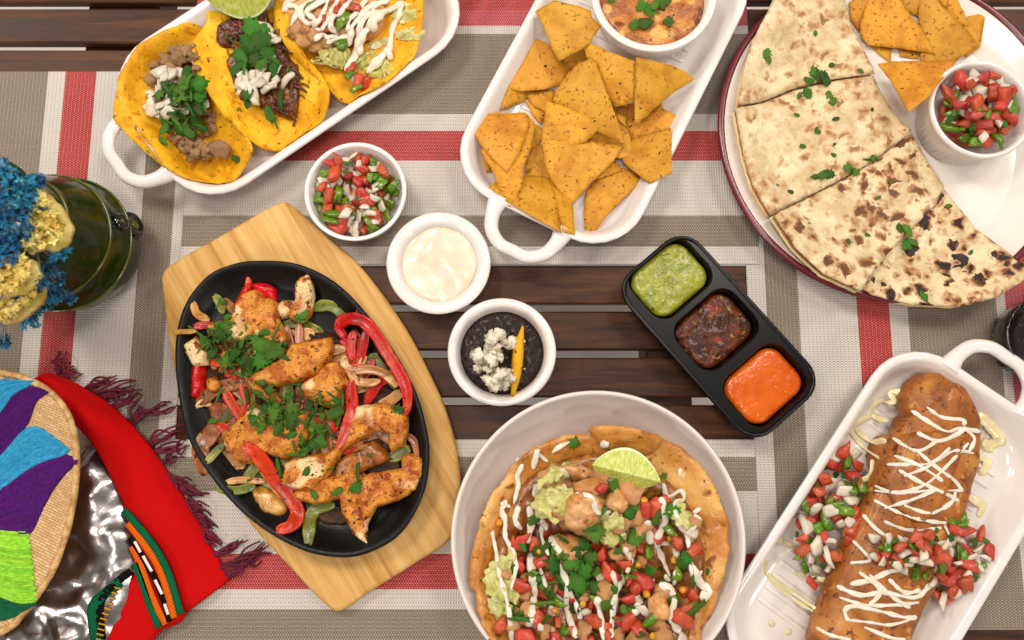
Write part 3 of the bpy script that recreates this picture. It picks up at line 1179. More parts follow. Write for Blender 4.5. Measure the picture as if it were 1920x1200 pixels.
def dice_mesh(mat, sx, sy, sz, seed, rough_=.16, curve=0.0):
    r_ = random.Random(seed)
    nseg = 3
    V, F = [], []
    idx = {}
    for i in range(nseg + 1):
        for j in range(nseg + 1):
            for k in range(nseg + 1):
                if i in (0, nseg) or j in (0, nseg) or k in (0, nseg):
                    p = np.array([i / nseg - .5, j / nseg - .5, k / nseg - .5])
                    q = p.copy()
                    nrm_ = (abs(p) ** 10).sum() ** (1 / 10)
                    q = p / nrm_ * .5 if nrm_ > 0 else p
                    idx[(i, j, k)] = len(V)
                    V.append(q)
    def quad(a, b, c, d):
        F.append((idx[a], idx[b], idx[c], idx[d]))
    for i in range(nseg):
        for j in range(nseg):
            quad((i, j, 0), (i, j + 1, 0), (i + 1, j + 1, 0), (i + 1, j, 0))
            quad((i, j, nseg), (i + 1, j, nseg), (i + 1, j + 1, nseg), (i, j + 1, nseg))
            quad((i, 0, j), (i + 1, 0, j), (i + 1, 0, j + 1), (i, 0, j + 1))
            quad((i, nseg, j), (i, nseg, j + 1), (i + 1, nseg, j + 1), (i + 1, nseg, j))
            quad((0, i, j), (0, i, j + 1), (0, i + 1, j + 1), (0, i + 1, j))
            quad((nseg, i, j), (nseg, i + 1, j), (nseg, i + 1, j + 1), (nseg, i, j + 1))
    V = np.array(V)
    sh = np.array([[1, r_.uniform(-.3, .3), r_.uniform(-.2, .2)], [r_.uniform(-.3, .3), 1, r_.uniform(-.2, .2)], [0, 0, 1]])
    V = V @ sh.T
    tap = r_.uniform(-.9, .9)
    V[:, 0] *= 1 + tap * V[:, 1]
    V = V * np.array([sx, sy, sz])
    for v in V:
        nv = noise.noise_vector(Vector(v / max(sx, sy) * 1.6 + seed * 3.7))
        v += np.array(nv) * rough_ * min(sx, sy, sz)
    if curve:
        V[:, 2] -= curve * (V[:, 0] / sx) ** 2 * sx
    return mesh_data('dice', V, F, mat)


def blob_mesh(mat, seed, amp=.35, sc_=1.4, sub=10, flat=.7):
    V, F = [], []
    nu, nv = sub, sub // 2 + 1
    for j in range(nv + 1):
        for i in range(nu):
            th, ph = math.pi * j / nv, 2 * math.pi * i / nu
            d = Vector((math.sin(th) * math.cos(ph), math.sin(th) * math.sin(ph), math.cos(th)))
            r_ = .5 * (1 + amp * noise.noise(d * sc_ + Vector((seed * 5.1, seed, 0))) * 1.6)
            V.append((d.x * r_, d.y * r_, d.z * r_ * flat))
    for j in range(nv):
        for i in range(nu):
            F.append((j * nu + i, (j + 1) * nu + i, (j + 1) * nu + (i + 1) % nu, j * nu + (i + 1) % nu))
    return mesh_data('chunk', V, F, mat)


def leaf_mesh(mat, seed, kind):
    r_ = random.Random(seed)
    if kind == 'leaf':
        ctl = [(0, -.5), (.07, -.2), (.32, -.28), (.30, -.14), (.52, -.06), (.36, .04), (.42, .20), (.22, .14), (.24, .36), (.12, .30), (.10, .50), (0, .42), (-.10, .52), (-.12, .30), (-.26, .34), (-.22, .14), (-.44, .18), (-.36, .02), (-.5, -.10), (-.30, -.14), (-.30, -.30), (-.07, -.2)]
    elif kind == 'frag':
        m_ = r_.randint(7, 9)
        ctl = [((.30 + .22 * r_.random()) * math.cos(2 * math.pi * i / m_) * .7, (.32 + .25 * r_.random()) * math.sin(2 * math.pi * i / m_)) for i in range(m_)]
    else:
        ctl = [(-.07, -.5), (.08, -.5), (.10, 0), (.06, .5), (-.06, .5), (-.09, .1)]
    ctl = [(x + r_.uniform(-.03, .03), y + r_.uniform(-.03, .03)) for x, y in ctl]
    V2, F, d = fill([np.array(p) for p in ctl], .16 if kind != 'shred' else .12)
    k1, k2, k3 = r_.uniform(-.8, .5), r_.uniform(-.7, .4), r_.uniform(0, 6)
    V = []
    for x, y in V2:
        z = k1 * x * x * 1.6 + k2 * y * y + .10 * noise.noise(Vector((x * 4 + k3, y * 4, k3))) - .12 * abs(x) * 0
        V.append((x, y, z))
    n_ = len(V)
    V = V + [(x, y, z - .03) for x, y, z in V]
    FF = list(F) + [tuple(n_ + k for k in reversed(f)) for f in F]
    for a_, b_ in boundary_loop(F):
        FF.append((b_, a_, n_ + a_, n_ + b_))
    return mesh_data('leaf', V, FF, mat)


rv = random.Random(404)
D_TOM = [dice_mesh(m_tom, rv.uniform(.8, 1.25), rv.uniform(.55, .95), rv.uniform(.4, .75), s, .2, rv.uniform(-.1, .25)) for s in range(1, 11)]
D_ONI = [dice_mesh(m_oni, rv.uniform(.75, 1.3), rv.uniform(.35, .85), rv.uniform(.18, .34), s + 20, .12, rv.uniform(.05, .35)) for s in range(1, 10)]
D_GRN = [dice_mesh(m_grn, rv.uniform(.7, 1.2), rv.uniform(.4, .7), rv.uniform(.22, .35), s + 40, .2, rv.uniform(.1, .6)) for s in range(1, 8)]
D_COR = [blob_mesh(m_cornk, s + 3, .12, 1.0, 8, .7) for s in range(3)]
D_CHK = [blob_mesh(m_chickp, s + 13, .5, 1.5, 12, .6) for s in range(5)]
D_PRK = [blob_mesh(m_pork, s + 33, .5, 2.0, 14, .6) for s in range(6)]
D_CHE = [blob_mesh(m_cheese, s + 53, .7, 1.8, 12, .75) for s in range(5)]
LEAF = [leaf_mesh(m_cil, s, 'leaf') for s in range(1, 6)]
FRAG = [leaf_mesh(m_cil, s + 10, 'frag') for s in range(1, 7)]
SHRD = [leaf_mesh(m_cil, s + 20, 'shred') for s in range(1, 5)]


def inpoly(poly, k, rnd):
    A = np.array(poly, float)
    lo, hi = A.min(0), A.max(0)
    out = []
    while len(out) < k:
        p = np.array([[rnd.uniform(lo[0], hi[0]), rnd.uniform(lo[1], hi[1])]])
        if inside(p, A)[0]:
            out.append(tuple(p[0]))
    return out


def scatter(parent, poly, specs, seed, tilt=.5, sink=.12, lev=2):
    """specs: list of (name, mesh list, count, size px lo, hi). pieces settle on what is below them"""
    rnd = random.Random(seed)
    jobs = []
    for name, ml, cnt, lo, hi in specs:
        jobs += [(name, ml, lo, hi)] * cnt
    rnd.shuffle(jobs)
    spots = []
    for name, ml, lo, hi in jobs:
        best = None
        for _ in range(6):
            q = inpoly(poly, 1, rnd)[0]
            d = min([abs(q[0] - a) + abs(q[1] - b) for a, b in spots[-60:]] + [999])
            if best is None or d > best[0]:
                best = (d, q)
        q = best[1]
        spots.append(q)
        drop(parent, name, rnd.choice(ml), q[0], q[1], rnd.uniform(lo, hi), rnd, tilt, sink, lev)


def drop(parent, name, md, x, y, spx, rnd, tilt=.5, sink=.12, lev=2, rz=None):
    p = hit(x, y)
    s = rad(x, y, p.z, spx)
    r = max(1, int(s / HS * .35))
    ix, iy = int((p.x - HX) / HS), int((p.y - HY) / HS)
    w = HM[max(iy - r, 0):iy + r + 1, max(ix - r, 0):ix + r + 1]
    base = float(w.mean()) * .6 + float(w.max()) * .4 if w.size else p.z
    flat = name.startswith('cilantro') or name.startswith('lettuce')
    zz = md[1][:, 2]
    if flat:
        z = base + s * .06 + .0004
        rot = (rnd.uniform(-tilt, tilt) * .8, rnd.uniform(-tilt, tilt) * .8, rnd.uniform(0, 6.28) if rz is None else rz)
    else:
        z = base - float(zz.min()) * s * (1 - sink * 2)
        rot = (rnd.uniform(-tilt, tilt), rnd.uniform(-tilt, tilt), rnd.uniform(0, 6.28) if rz is None else rz)
    q = P(x, y, z)
    return put(name, md, (q.x, q.y, z), rot, s, parent)


def leaves(parent, poly, n_leaf, n_frag, n_shred, seed, s=1.0, tilt=.7):
    scatter(parent, poly, [('cilantro_leaf', LEAF, n_leaf, 24 * s, 44 * s), ('cilantro_leaf', FRAG, n_frag, 14 * s, 30 * s), ('cilantro_stem', SHRD, n_shred, 18 * s, 34 * s)], seed, tilt)


def group_base(px, py):
    p = hit(px, py)
    return (p.x, p.y, p.z)


def lime(px, py, ang, Lpx, label, roll=.25, half=52, hgt=None):
    """lime wedge lying on its skin, edge up"""
    p = hit(px, py)
    base = topavg(p.x, p.y, 8)
    R = rad(px, py, base, Lpx) * .5
    p = P(px, py, base + R * .55)
    t = thing('lime_wedge', (p.x, p.y, base), label, 'lime')
    nv, na = 16, 10
    hw = math.radians(half)
    prof = [math.sin(math.pi * (k / nv)) ** .75 for k in range(nv + 1)]

    def tr(x, y, z):
        # roll about the long axis, then turn on the table
        y2, z2 = y * math.cos(roll) - z * math.sin(roll), y * math.sin(roll) + z * math.cos(roll)
        ca, sa = math.cos(ang), math.sin(ang)
        return (p.x + x * ca - y2 * sa, p.y + x * sa + y2 * ca, base + z2 + R * .60)
    V, F = [], []
    for k in range(nv + 1):
        x = -R + 2 * R * k / nv
        rr_ = R * .80 * prof[k]
        for j in range(na + 1):
            a = -hw + 2 * hw * j / na
            V.append(tr(x, rr_ * math.sin(a), R * .15 - rr_ * math.cos(a) * .9))
    for k in range(nv):
        for j in range(na):
            a, b = k * (na + 1) + j, (k + 1) * (na + 1) + j
            F.append((a, b, b + 1, a + 1))
    mk('skin', V, F, m_lskin, t)
    for side, s in (('flesh', 0), ('flesh', 1)):
        V, F, uv = [], [], []
        nr = 7
        for k in range(nv + 1):
            x = -R + 2 * R * k / nv
            rr_ = R * .80 * prof[k]
            a = -hw if s == 0 else hw
            for j in range(nr + 1):
                q = j / nr
                V.append(tr(x, rr_ * q * math.sin(a), R * .15 - rr_ * q * math.cos(a) * .9 + (1 - q) * .0004))
                uv.append((k / nv, q))
        for k in range(nv):
            for j in range(nr):
                a_, b_ = k * (nr + 1) + j, (k + 1) * (nr + 1) + j
                F.append((a_, a_ + 1, b_ + 1, b_) if s else (a_, b_, b_ + 1, a_ + 1))
        o = mk(side, V, F, m_lflesh, t)
        at = o.data.attributes.new('rim', 'FLOAT', 'POINT')
        at.data.foreach_set('value', [u[1] for u in uv])
        at = o.data.attributes.new('along', 'FLOAT', 'POINT')
        at.data.foreach_set('value', [u[0] for u in uv])
    return t


def lime_flesh():
    t = NT('lime_flesh')
    a = t.n('ShaderNodeAttribute', attribute_name='rim')
    b = t.n('ShaderNodeAttribute', attribute_name='along')
    cx = t.n('ShaderNodeCombineXYZ')
    t.l(t.math('MULTIPLY', b.outputs['Fac'], 22), cx.inputs[0])
    t.l(t.math('MULTIPLY', a.outputs['Fac'], 2.2), cx.inputs[1])
    f = t.noise(cx.outputs[0], 1.6, 4, .6, .5)
    col = t.ramp(f, [(.3, lin('b3bd40')), (.5, lin('c9d068')), (.7, lin('e4e6a6'))])
    col = t.mix(t.smooth(a.outputs['Fac'], .86, .92), col, lin('eef0c8'))
    col = t.mix(t.smooth(a.outputs['Fac'], .955, .985), col, lin('7da52c'))
    t.l(col, t.b.inputs['Base Color'])
    t.b.inputs['Roughness'].default_value = .22
    t.b.inputs['Subsurface Weight'].default_value = .3
    t.b.inputs['Subsurface Scale'].default_value = .006
    t.b.inputs['Coat Weight'].default_value = .4
    t.l(t.bump(f, .4, .0015), t.b.inputs['Normal'])
    return t.m


m_lflesh = lime_flesh()


def pool(name, c, R, z, mat, label, cat, namp=.0008, nsc=90, dome=.001, res=.003, seed=1.0, poly=None):
    o_ = poly or [(c.x + R * math.cos(2 * math.pi * i / 60), c.y + R * math.sin(2 * math.pi * i / 60)) for i in range(60)]
    V, F = slab(o_, lambda x, y: z - .006, .006, .0016, res, namp, nsc, dome=dome, seed=seed, low=.75)
    return mk(name, V, F, mat, None, label=label, cat=cat)


# ================================================================== SAUCES AND SMALL BOWLS
frt, wells, wa, wb, wr = TW
for (cx, cy), mt, nm, lb, dz, na in zip(wells, (m_guac, m_salsa, m_hot), ('green_salsa', 'dark_salsa', 'hot_sauce'),
                                    ('chunky green salsa in an end well of the black tray', 'dark chunky red salsa in the middle well of the black tray', 'smooth bright orange sauce in an end well of the black tray'), (.0066, .0095, .0072), (.0010, .0016, .0003)):
    o_ = .0030
    poly = [frt.w(cx + x, cy + y, 0)[:2] for x, y in rr(wa - o_, wb - o_, wr - .002)]
    pool(nm, None, 0, TZ - dz, mt, lb, 'sauce', na, 170, .0012, .0022, 2.0, poly)

c, R = RB['sour']
pool('sour_cream', c, R - .0105, .0245, m_sour, 'smooth white sour cream filling a ramekin', 'cream', .0034, 42, .0015, .002, 4.0)
c, R = RB['bean']
bn = pool('bean_puree', c, R - .0100, .0255, m_beans, 'dark black bean purée filling a ramekin', 'beans', .0016, 170, .0016, .002, 5.0)
ch = thing('crumbled_cheese', group_base(925, 670), 'white crumbled cheese heaped on the black beans', 'cheese')
rb = random.Random(21)
for k in range(46):
    if k < 26:
        q = inpoly([(900, 640), (920, 622), (955, 628), (965, 650), (940, 680), (915, 695), (893, 690), (895, 660)], 1, rb)[0]
    elif k < 42:
        q = inpoly([(908, 700), (955, 692), (962, 712), (940, 730), (918, 730)], 1, rb)[0]
    else:
        q = inpoly([(905, 620), (1000, 640), (1020, 680), (980, 730), (965, 730)], 1, rb)[0]
    drop(ch, 'crumble', rb.choice(D_CHE), q[0], q[1], rb.uniform(10, 26) if k < 42 else rb.uniform(4, 8), rb, .8, .15)
# one chip standing on edge in the beans
p0, p1, p2, p3 = hit(962, 738), hit(968, 700), hit(972, 655), hit(979, 620)
pts = [(p.x, p.y, max(p.z, .026) + .004 + k * .0014) for k, p in enumerate((p0, p1, p2, p3))]
V, F = sweep(pts, [.004, .0085, .009, .003], [.012, .018, .020, .012], n=10, sub=6, power=3)
mk('tortilla_chip', V, F, m_corn, None, label='narrow yellow tortilla chip stuck upright in the black beans', cat='chip')


def pico(poly, loc, label, nt, no, ng, nc, seed, s=1.0, tilt=.6, base=None):
    t = thing('diced_salsa', loc, label, 'salsa')
    if base:
        V, F = slab(smooth_closed([(p.x, p.y) for p in (P(x, y, base[1]) for x, y in base[0])], 3), lambda x, y: base[1] - .012, .012, .01, .004, .002, 80)
        mk('juice', V, F, m_tom, t)
    scatter(t, poly, [('tomato_piece', D_TOM, nt, 20 * s, 34 * s), ('onion_piece', D_ONI, no, 18 * s, 30 * s), ('pepper_piece', D_GRN, ng, 20 * s, 36 * s), ('cilantro_leaf', FRAG, nc, 12 * s, 24 * s)], seed, tilt)
    return t


def circ(px, py, r, n_=24, ky=1.0):
    return [(px + r * math.cos(2 * math.pi * i / n_), py + r * ky * math.sin(2 * math.pi * i / n_)) for i in range(n_)]


pico(circ(669, 364, 73), (RB['pico'][0].x, RB['pico'][0].y, .015), 'diced tomato, onion and green pepper salsa in the round bowl beside the board', 30, 50, 28, 12, 31, .84, base=(circ(669, 364, 60), .018))
pico(circ(1838, 205, 66), (RB['ram2'][0].x, RB['ram2'][0].y, .02), 'diced salsa of tomato, pepper and herbs in the fluted ramekin', 32, 28, 26, 22, 32, .86, base=(circ(1836, 206, 62), .030))

c, R = RB['dip']
dp = thing('cheese_dip', (c.x, c.y, .03), 'orange melted cheese dip with chopped green herbs', 'dip')
V, F = slab([(c.x + (R - .0085) * math.cos(2 * math.pi * i / 60), c.y + (R - .0085) * math.sin(2 * math.pi * i / 60)) for i in range(60)], lambda x, y: .038, .008, .002, .003, .0012, 70, dome=.001, low=.7)
mk('surface', V, F, m_dip, dp)
for x, y, s_, rz in ((1205, 12, 30, .3), (1222, 20, 34, 1.2), (1210, 42, 38, 1.6), (1190, 47, 26, 1.4), (1255, 40, 26, 1.6), (1238, 5, 30, .6), (1250, 2, 24, 2.2), (1146, 1, 18, .4), (1228, 8, 26, 2.6)):
    drop(dp, 'cilantro_leaf', random.Random(int(x)).choice(FRAG + LEAF[:2]), x, y, s_, random.Random(int(x + y)), .2, .1, rz=rz)

# ================================================================== CHIPS IN THE HANDLED DISH
k1 = lambda pts: crop(860, 0, 4, pts)
k2 = lambda pts: crop(860, 190, 4, pts)
chips = [
    k2([(950, 680), (1010, 610), (1230, 500), (1390, 590), (1250, 720), (1100, 870), (985, 1030), (950, 1025), (935, 850)]),
    k2([(1300, 290), (1590, 205), (1600, 540), (1430, 620), (1390, 590), (1240, 470), (1200, 380)]),
    k2([(700, 600), (850, 700), (872, 1005), (780, 980), (730, 800)]),
    k2([(225, 650), (290, 590), (480, 560), (700, 580), (715, 650), (770, 990), (620, 910), (430, 800), (340, 740)]),
    k2([(165, 330), (300, 400), (240, 530), (205, 535), (180, 440)]),
    k1([(1250, 810), (1330, 770), (1510, 770), (1530, 820), (1690, 910), (1590, 965), (1300, 1055), (1230, 900)]),
    k1([(780, 440), (930, 360), (980, 430), (840, 540), (790, 500)]),
    k1([(370, 640), (540, 680), (490, 760), (310, 830)]),
    k1([(560, 295), (640, 315), (690, 350), (760, 460), (840, 520), (790, 600), (760, 640), (640, 675), (470, 690), (360, 665), (400, 580), (490, 460), (520, 400)]),
    k1([(490, 750), (560, 780), (660, 850), (620, 945), (550, 870), (530, 810)]),
    k2([(560, 330), (660, 330), (720, 590), (500, 570), (500, 470)]),
    k2([(1140, 400), (1225, 525), (1030, 590), (930, 560)]),
    k1([(1110, 730), (1200, 850), (1265, 950), (1295, 1070), (1308, 1170), (1200, 1195), (950, 1100), (950, 960)]),
    k1([(1180, 790), (1260, 800), (1250, 950), (1190, 900)]),
    k1([(925, 320), (1010, 335), (1130, 390), (1325, 465), (1325, 740), (1310, 770), (1180, 805), (1110, 730), (1040, 500), (960, 430)]),
    k1([(490, 690), (730, 680), (680, 860), (640, 840), (560, 800)]),
    k2([(530, 155), (600, 185), (658, 230), (640, 290), (545, 360), (520, 260)]),
    k2([(230, 65), (330, 95), (500, 90), (570, 160), (570, 200), (545, 340), (490, 480), (480, 600), (415, 805), (365, 790), (300, 640), (260, 540), (170, 380)]),
    k1([(1330, 435), (1500, 470), (1610, 500), (1690, 540), (1760, 600), (1620, 690), (1500, 790), (1340, 940), (1315, 930), (1320, 700)]),
    k1([(575, 95), (710, 10), (890, 50), (990, 85), (1000, 140), (1065, 205), (980, 330), (930, 370), (750, 465), (690, 350), (640, 210)]),
    k1([(985, 445), (1030, 480), (1080, 620), (1150, 800), (1210, 960), (1240, 1080), (1060, 1000), (950, 930), (700, 760), (760, 640), (830, 540), (900, 480)]),
    k1([(655, 760), (760, 790), (920, 860), (1000, 900), (1065, 960), (960, 1065), (800, 1110), (620, 1080), (640, 880)]),
    k2([(100, 230), (170, 95), (330, 105), (440, 105), (480, 95), (525, 110), (520, 200), (450, 400), (360, 540), (240, 420), (160, 320)]),
    k2([(625, 295), (800, 295), (1000, 310), (1230, 340), (1160, 450), (1000, 610), (860, 765), (820, 750), (760, 680), (690, 590), (640, 450)]),
]
chip_lab = {23: 'large corn chip lying topmost at the handle end of the pile', 22: 'squarish dark golden corn chip overlapping a curled one at the dish side wall',
            20: 'long pointed corn chip lying across the middle of the pile', 21: 'corn chip wedged between the long pointed chip and the topmost large one',
            19: 'five-sided corn chip touching the cheese dip bowl', 18: 'triangular corn chip with curved edge standing apart beside the dip bowl',
            17: 'long curled corn chip tucked under the squarish dark one', 0: 'broad corn chip leaning on the dish end wall by its handle', 3: 'large corn chip half under the pile with its tip on the dish handle end',
            14: 'corn chip with a broken corner beside the long pointed chip', 8: 'dark golden corn chip under the five-sided chip', 1: 'square corn chip against the long side wall of the dish'}
for i, pl_ in enumerate(chips):
    chip(pl_, chip_lab.get(i) or 'golden triangular corn chip in the pile on the handled white dish', 'corn chips piled on the handled dish', i + 1)

# ================================================================== QUESADILLA PLATE
kq = lambda pts: crop(1340, 0, 3.31, pts)
qch = [
    kq([(1010, 400), (1100, 385), (1500, 380), (1420, 480), (1330, 600), (1200, 700), (1100, 520)]),
    kq([(1565, 105), (1675, 92), (1655, 220), (1640, 300), (1560, 360), (1500, 300)]),
    kq([(830, 20), (900, -30), (990, -30), (930, 120), (890, 200), (840, 120)]),
    kq([(960, 285), (1090, 300), (1090, 395), (1020, 345)]),
    kq([(1130, 300), (1250, 320), (1260, 370), (1150, 355)]),
    kq([(1130, -40), (1290, -40), (1260, 110), (1180, 70)]),
    kq([(1370, -40), (1480, -40), (1540, 80), (1570, 165), (1500, 150), (1420, 60)]),
    kq([(1265, -20), (1260, 100), (1290, 250), (1270, 345), (1278, 405), (1390, 415), (1480, 385), (1630, 290), (1560, 190), (1430, 70), (1380, -20)]),
    kq([(960, -30), (900, 150), (905, 230), (950, 285), (1120, 300), (1365, 340), (1290, 190), (1180, 60), (1130, -30)]),
]
qlab = {8: 'smooth bright corn chip lying on top of the pile beside the quesadilla', 7: 'blistered pale corn chip beside the smooth bright one on the plate', 0: 'large orange corn chip lying between the quesadilla and the fluted ramekin', 1: 'upright corn chip at the edge of the pile on the maroon rimmed plate'}
for i, pl_ in enumerate(qch):
    chip(pl_, qlab.get(i) or 'golden corn chip on the maroon rimmed plate beside the quesadilla', 'corn chips on the quesadilla plate', i + 101)

slices = [
    ([(1640, 300), (1780, 345), (1840, 420), (1918, 512), (1900, 533), (1850, 563), (1780, 579), (1700, 574), (1630, 556), (1580, 520), (1560, 460)], m_flour_char, .012, 'dark charred quesadilla wedge hanging over the maroon plate rim', .0010),
    ([(1472, -60), (1440, 20), (1408, 80), (1393, 130), (1381, 201), (1430, 186), (1490, 160), (1560, 142), (1648, 130), (1645, 118), (1620, 70), (1588, 5), (1560, -60)], m_flour, .014, 'pale quesadilla wedge at the end of the row, beside the pile of chips', .0010),
    ([(1377, 206), (1430, 189), (1500, 161), (1560, 146), (1645, 134), (1660, 165), (1690, 212), (1719, 239), (1640, 299), (1560, 344), (1444, 404), (1412, 352), (1394, 290)], m_flour, .015, 'pale quesadilla wedge sprinkled with herbs, second in the row', .0010),
    ([(1443, 408), (1560, 347), (1640, 302), (1718, 243), (1750, 298), (1781, 345), (1765, 380), (1722, 420), (1650, 492), (1598, 552), (1530, 520), (1480, 470)], m_flour_mid, .015, 'brown spotted quesadilla wedge with its pointed tip over the charred wedge', .0010),
]
for i, (poly, mt, th, lb, na) in enumerate(slices):
    a0 = .0078 if i else .0120
    zt = .012 if i else .0135
    w = [(p.x, p.y) for p in (P(x, y, zt + th) for x, y in poly)]
    c_ = np.mean(np.array(w), 0)
    t = thing('quesadilla_wedge', (c_[0], c_[1], a0), lb, 'quesadilla', 'wedges of the cut quesadilla')
    wj = jag(w, .0007, .003, i + .3)
    rc = RPL

    def zb(x, y, i=i):
        d_ = math.hypot(x - cpl.x, y - cpl.y) / RPL
        return (.0080 if d_ < .72 else .0080 + (d_ - .72) ** 1 * .060) + (.007 if i == 3 else 0) * max(0, min(1, (d_ - .45) / .4))
    # lower tortilla, filling, upper tortilla
    V, F = slab(wj, zb, .0028, .001, .005, .0006, 90, seed=i)
    mk('lower_tortilla', V, F, m_fold, t)
    V, F = slab(shrink(ccw([tuple(p) for p in wj]), .0016), lambda x, y: zb(x, y) + .0028, th - .0075, .002, .006, .0006, 90, seed=i + 4)
    mk('filling', V, F, m_dip, t)
    V, F = slab(wj, lambda x, y: zb(x, y) + th - .0050, .0028, .0022, .0030, .0022, 70, seed=i + 9, dome=.0012)
    mk('upper_tortilla', V, F, mt, t)
hb = thing('chopped_herbs', group_base(1560, 250), 'bits of green cilantro sprinkled over the quesadilla wedges', 'herbs')
r_ = random.Random(77)
for x, y, s_ in ((1438, 100, 22), (1443, 110, 18), (1529, 62, 12), (1525, 132, 26), (1536, 142, 30), (1548, 148, 28), (1518, 150, 20), (1559, 123, 16), (1507, 168, 24), (1513, 175, 24), (1500, 178, 14), (1613, 133, 13), (1553, 178, 22), (1563, 188, 22), (1495, 215, 12), (1569, 222, 15), (1535, 243, 20), (1636, 205, 10), (1505, 274, 13), (1564, 290, 12), (1543, 328, 26), (1556, 324, 24), (1530, 330, 16), (1593, 315, 24), (1605, 322, 20), (1632, 300, 26), (1640, 296, 18), (1484, 360, 14), (1458, 347, 8), (1648, 370, 12), (1687, 427, 22), (1700, 432, 26), (1592, 452, 13), (1626, 440, 13), (1700, 458, 26), (1710, 455, 20), (1820, 474, 12), (1733, 555, 22), (1778, 387, 14), (1670, 340, 9), (1565, 270, 10)):
    drop(hb, 'cilantro_leaf', r_.choice(FRAG if s_ < 20 else FRAG + SHRD + LEAF), x, y, s_ * 1.1, r_, .3, .1)

# ================================================================== TACOS
def taco(poly, a_px, b_px, hl, hr, z0, label, name='taco', curl=None, zt=.026, pw=1.9, seed=1.0):
    w = smooth_closed([(p.x, p.y) for p in (P(x, y, zt) for x, y in poly)], 5)
    A, B = P(*a_px, zt), P(*b_px, zt)
    ax = Vector((B.x - A.x, B.y - A.y)).normalized()
    pr = Vector((ax.y, -ax.x))          # to the right-hand side seen along the axis
    W = np.array(w)
    s_all = (W - np.array([A.x, A.y])) @ np.array(pr)
    smin, smax = s_all.min(), s_all.max()

    def zf(x, y):
        s_ = (Vector((x - A.x, y - A.y))).dot(pr)
        if s_ >= 0:
            k = min(1, s_ / smax)
            z = z0 + hr * k ** pw
        else:
            k = min(1, s_ / smin)
            z = z0 + hl * k ** pw
            if curl and k > curl:
                z -= (k - curl) ** 2 * hl * 3.2
        z = max(z, topavg(x, y, 1) + .0018)
        return z + .0006 * noise.noise(Vector((x * 45 + seed, y * 45, seed)))
    t = thing(name, (A.x, A.y, z0), label, 'taco', 'soft corn tacos in the white dish')
    V, F = slab(jag(w, .0006, .003, seed), zf, .0024, .0012, .0034, .0006, 160, seed=seed)
    mk('tortilla', V, F, m_corn, t)
    return t


t1 = taco([(376, 50), (340, 62), (300, 82), (270, 102), (248, 136), (231, 170), (225, 200), (228, 232), (245, 258), (290, 300), (340, 335), (380, 345), (430, 336), (470, 308), (485, 290), (470, 262), (450, 225), (430, 180), (410, 120), (400, 70)],
          (330, 60), (395, 330), .026, .022, .0145, 'corn taco of chopped pork, onion and cilantro lying open at the handle end', seed=1.2)
t2 = taco([(402, 20), (384, 42), (375, 62), (366, 80), (365, 118), (378, 150), (396, 182), (418, 216), (442, 242), (466, 262), (496, 272), (526, 270), (556, 260), (592, 240), (615, 214), (624, 190), (620, 172), (600, 140), (570, 100), (550, 50), (530, 0)],
          (480, 20), (545, 262), .030, .022, .0165, 'corn taco of dark shredded beef with onion and a large cilantro leaf', curl=.78, zt=.032, seed=2.3)
t3 = taco([(520, -60), (512, -10), (514, 30), (524, 66), (546, 100), (580, 138), (612, 166), (640, 182), (668, 185), (705, 175), (742, 150), (775, 110), (793, 66), (797, 20), (790, -30), (760, -80), (640, -110)],
          (600, -90), (690, 185), .034, .014, .0165, 'corn taco of fried fish and lettuce under white cream squiggles', curl=.86, zt=.032, seed=3.1)

# taco 1 filling
rt = random.Random(41)
ky = lambda pts: crop(200, 0, 4, pts)
pork = ky([(430, 400), (560, 350), (660, 340), (680, 450), (560, 500), (440, 500)]), ky([(300, 560), (420, 500), (700, 500), (760, 760), (860, 960), (760, 1060), (560, 1080), (430, 940), (330, 800)]), ky([(460, 1000), (620, 1060), (820, 1080), (760, 1190), (640, 1200), (560, 1110)])
for poly, k in zip(pork, (24, 60, 24)):
    scatter(t1, poly, [('pork_chunk', D_PRK, k, 9, 23)], k, .6, .2)
for x, y, s_ in ((850, 1120, 36), (340, 590, 28), (540, 440, 30), (600, 380, 26), (370, 490, 24)):
    drop(t1, 'pork_chunk', rt.choice(D_PRK), 200 + x / 4, y / 4, s_, rt, .4, .2)
scatter(t1, ky([(350, 560), (420, 500), (560, 540), (560, 600), (600, 720), (760, 780), (520, 880), (430, 900), (300, 860), (320, 720)]), [('onion_piece', D_ONI, 26, 15, 24)], 51, .5)
for x, y in ((400, 540), (500, 550), (440, 580), (470, 710), (540, 740), (400, 790), (330, 840), (460, 840)):
    drop(t1, 'onion_piece', rt.choice(D_ONI), 200 + x / 4, y / 4, 25, rt, .5)
leaves(t1, ky([(330, 650), (480, 640), (620, 540), (700, 620), (740, 800), (720, 960), (660, 1050), (560, 1000), (400, 960), (420, 860), (560, 800), (480, 740)]), 8, 16, 12, 52, 1.15)
for x, y, s_ in ((430, 960, 30), (420, 1060, 24), (970, 1190, 26), (600, 550, 34), (430, 650, 40), (600, 620, 44), (620, 1000, 34), (690, 940, 34)):
    drop(t1, 'cilantro_leaf', rt.choice(FRAG + SHRD), 200 + x / 4, y / 4, s_, rt, .5)

# taco 2 filling: beef
def beef_pad(poly, seed):
    fillet('beef_shreds', poly, m_beef, .008, seed, parent=t2, namp=.004, nsc=200, pct=50, res=.0020)


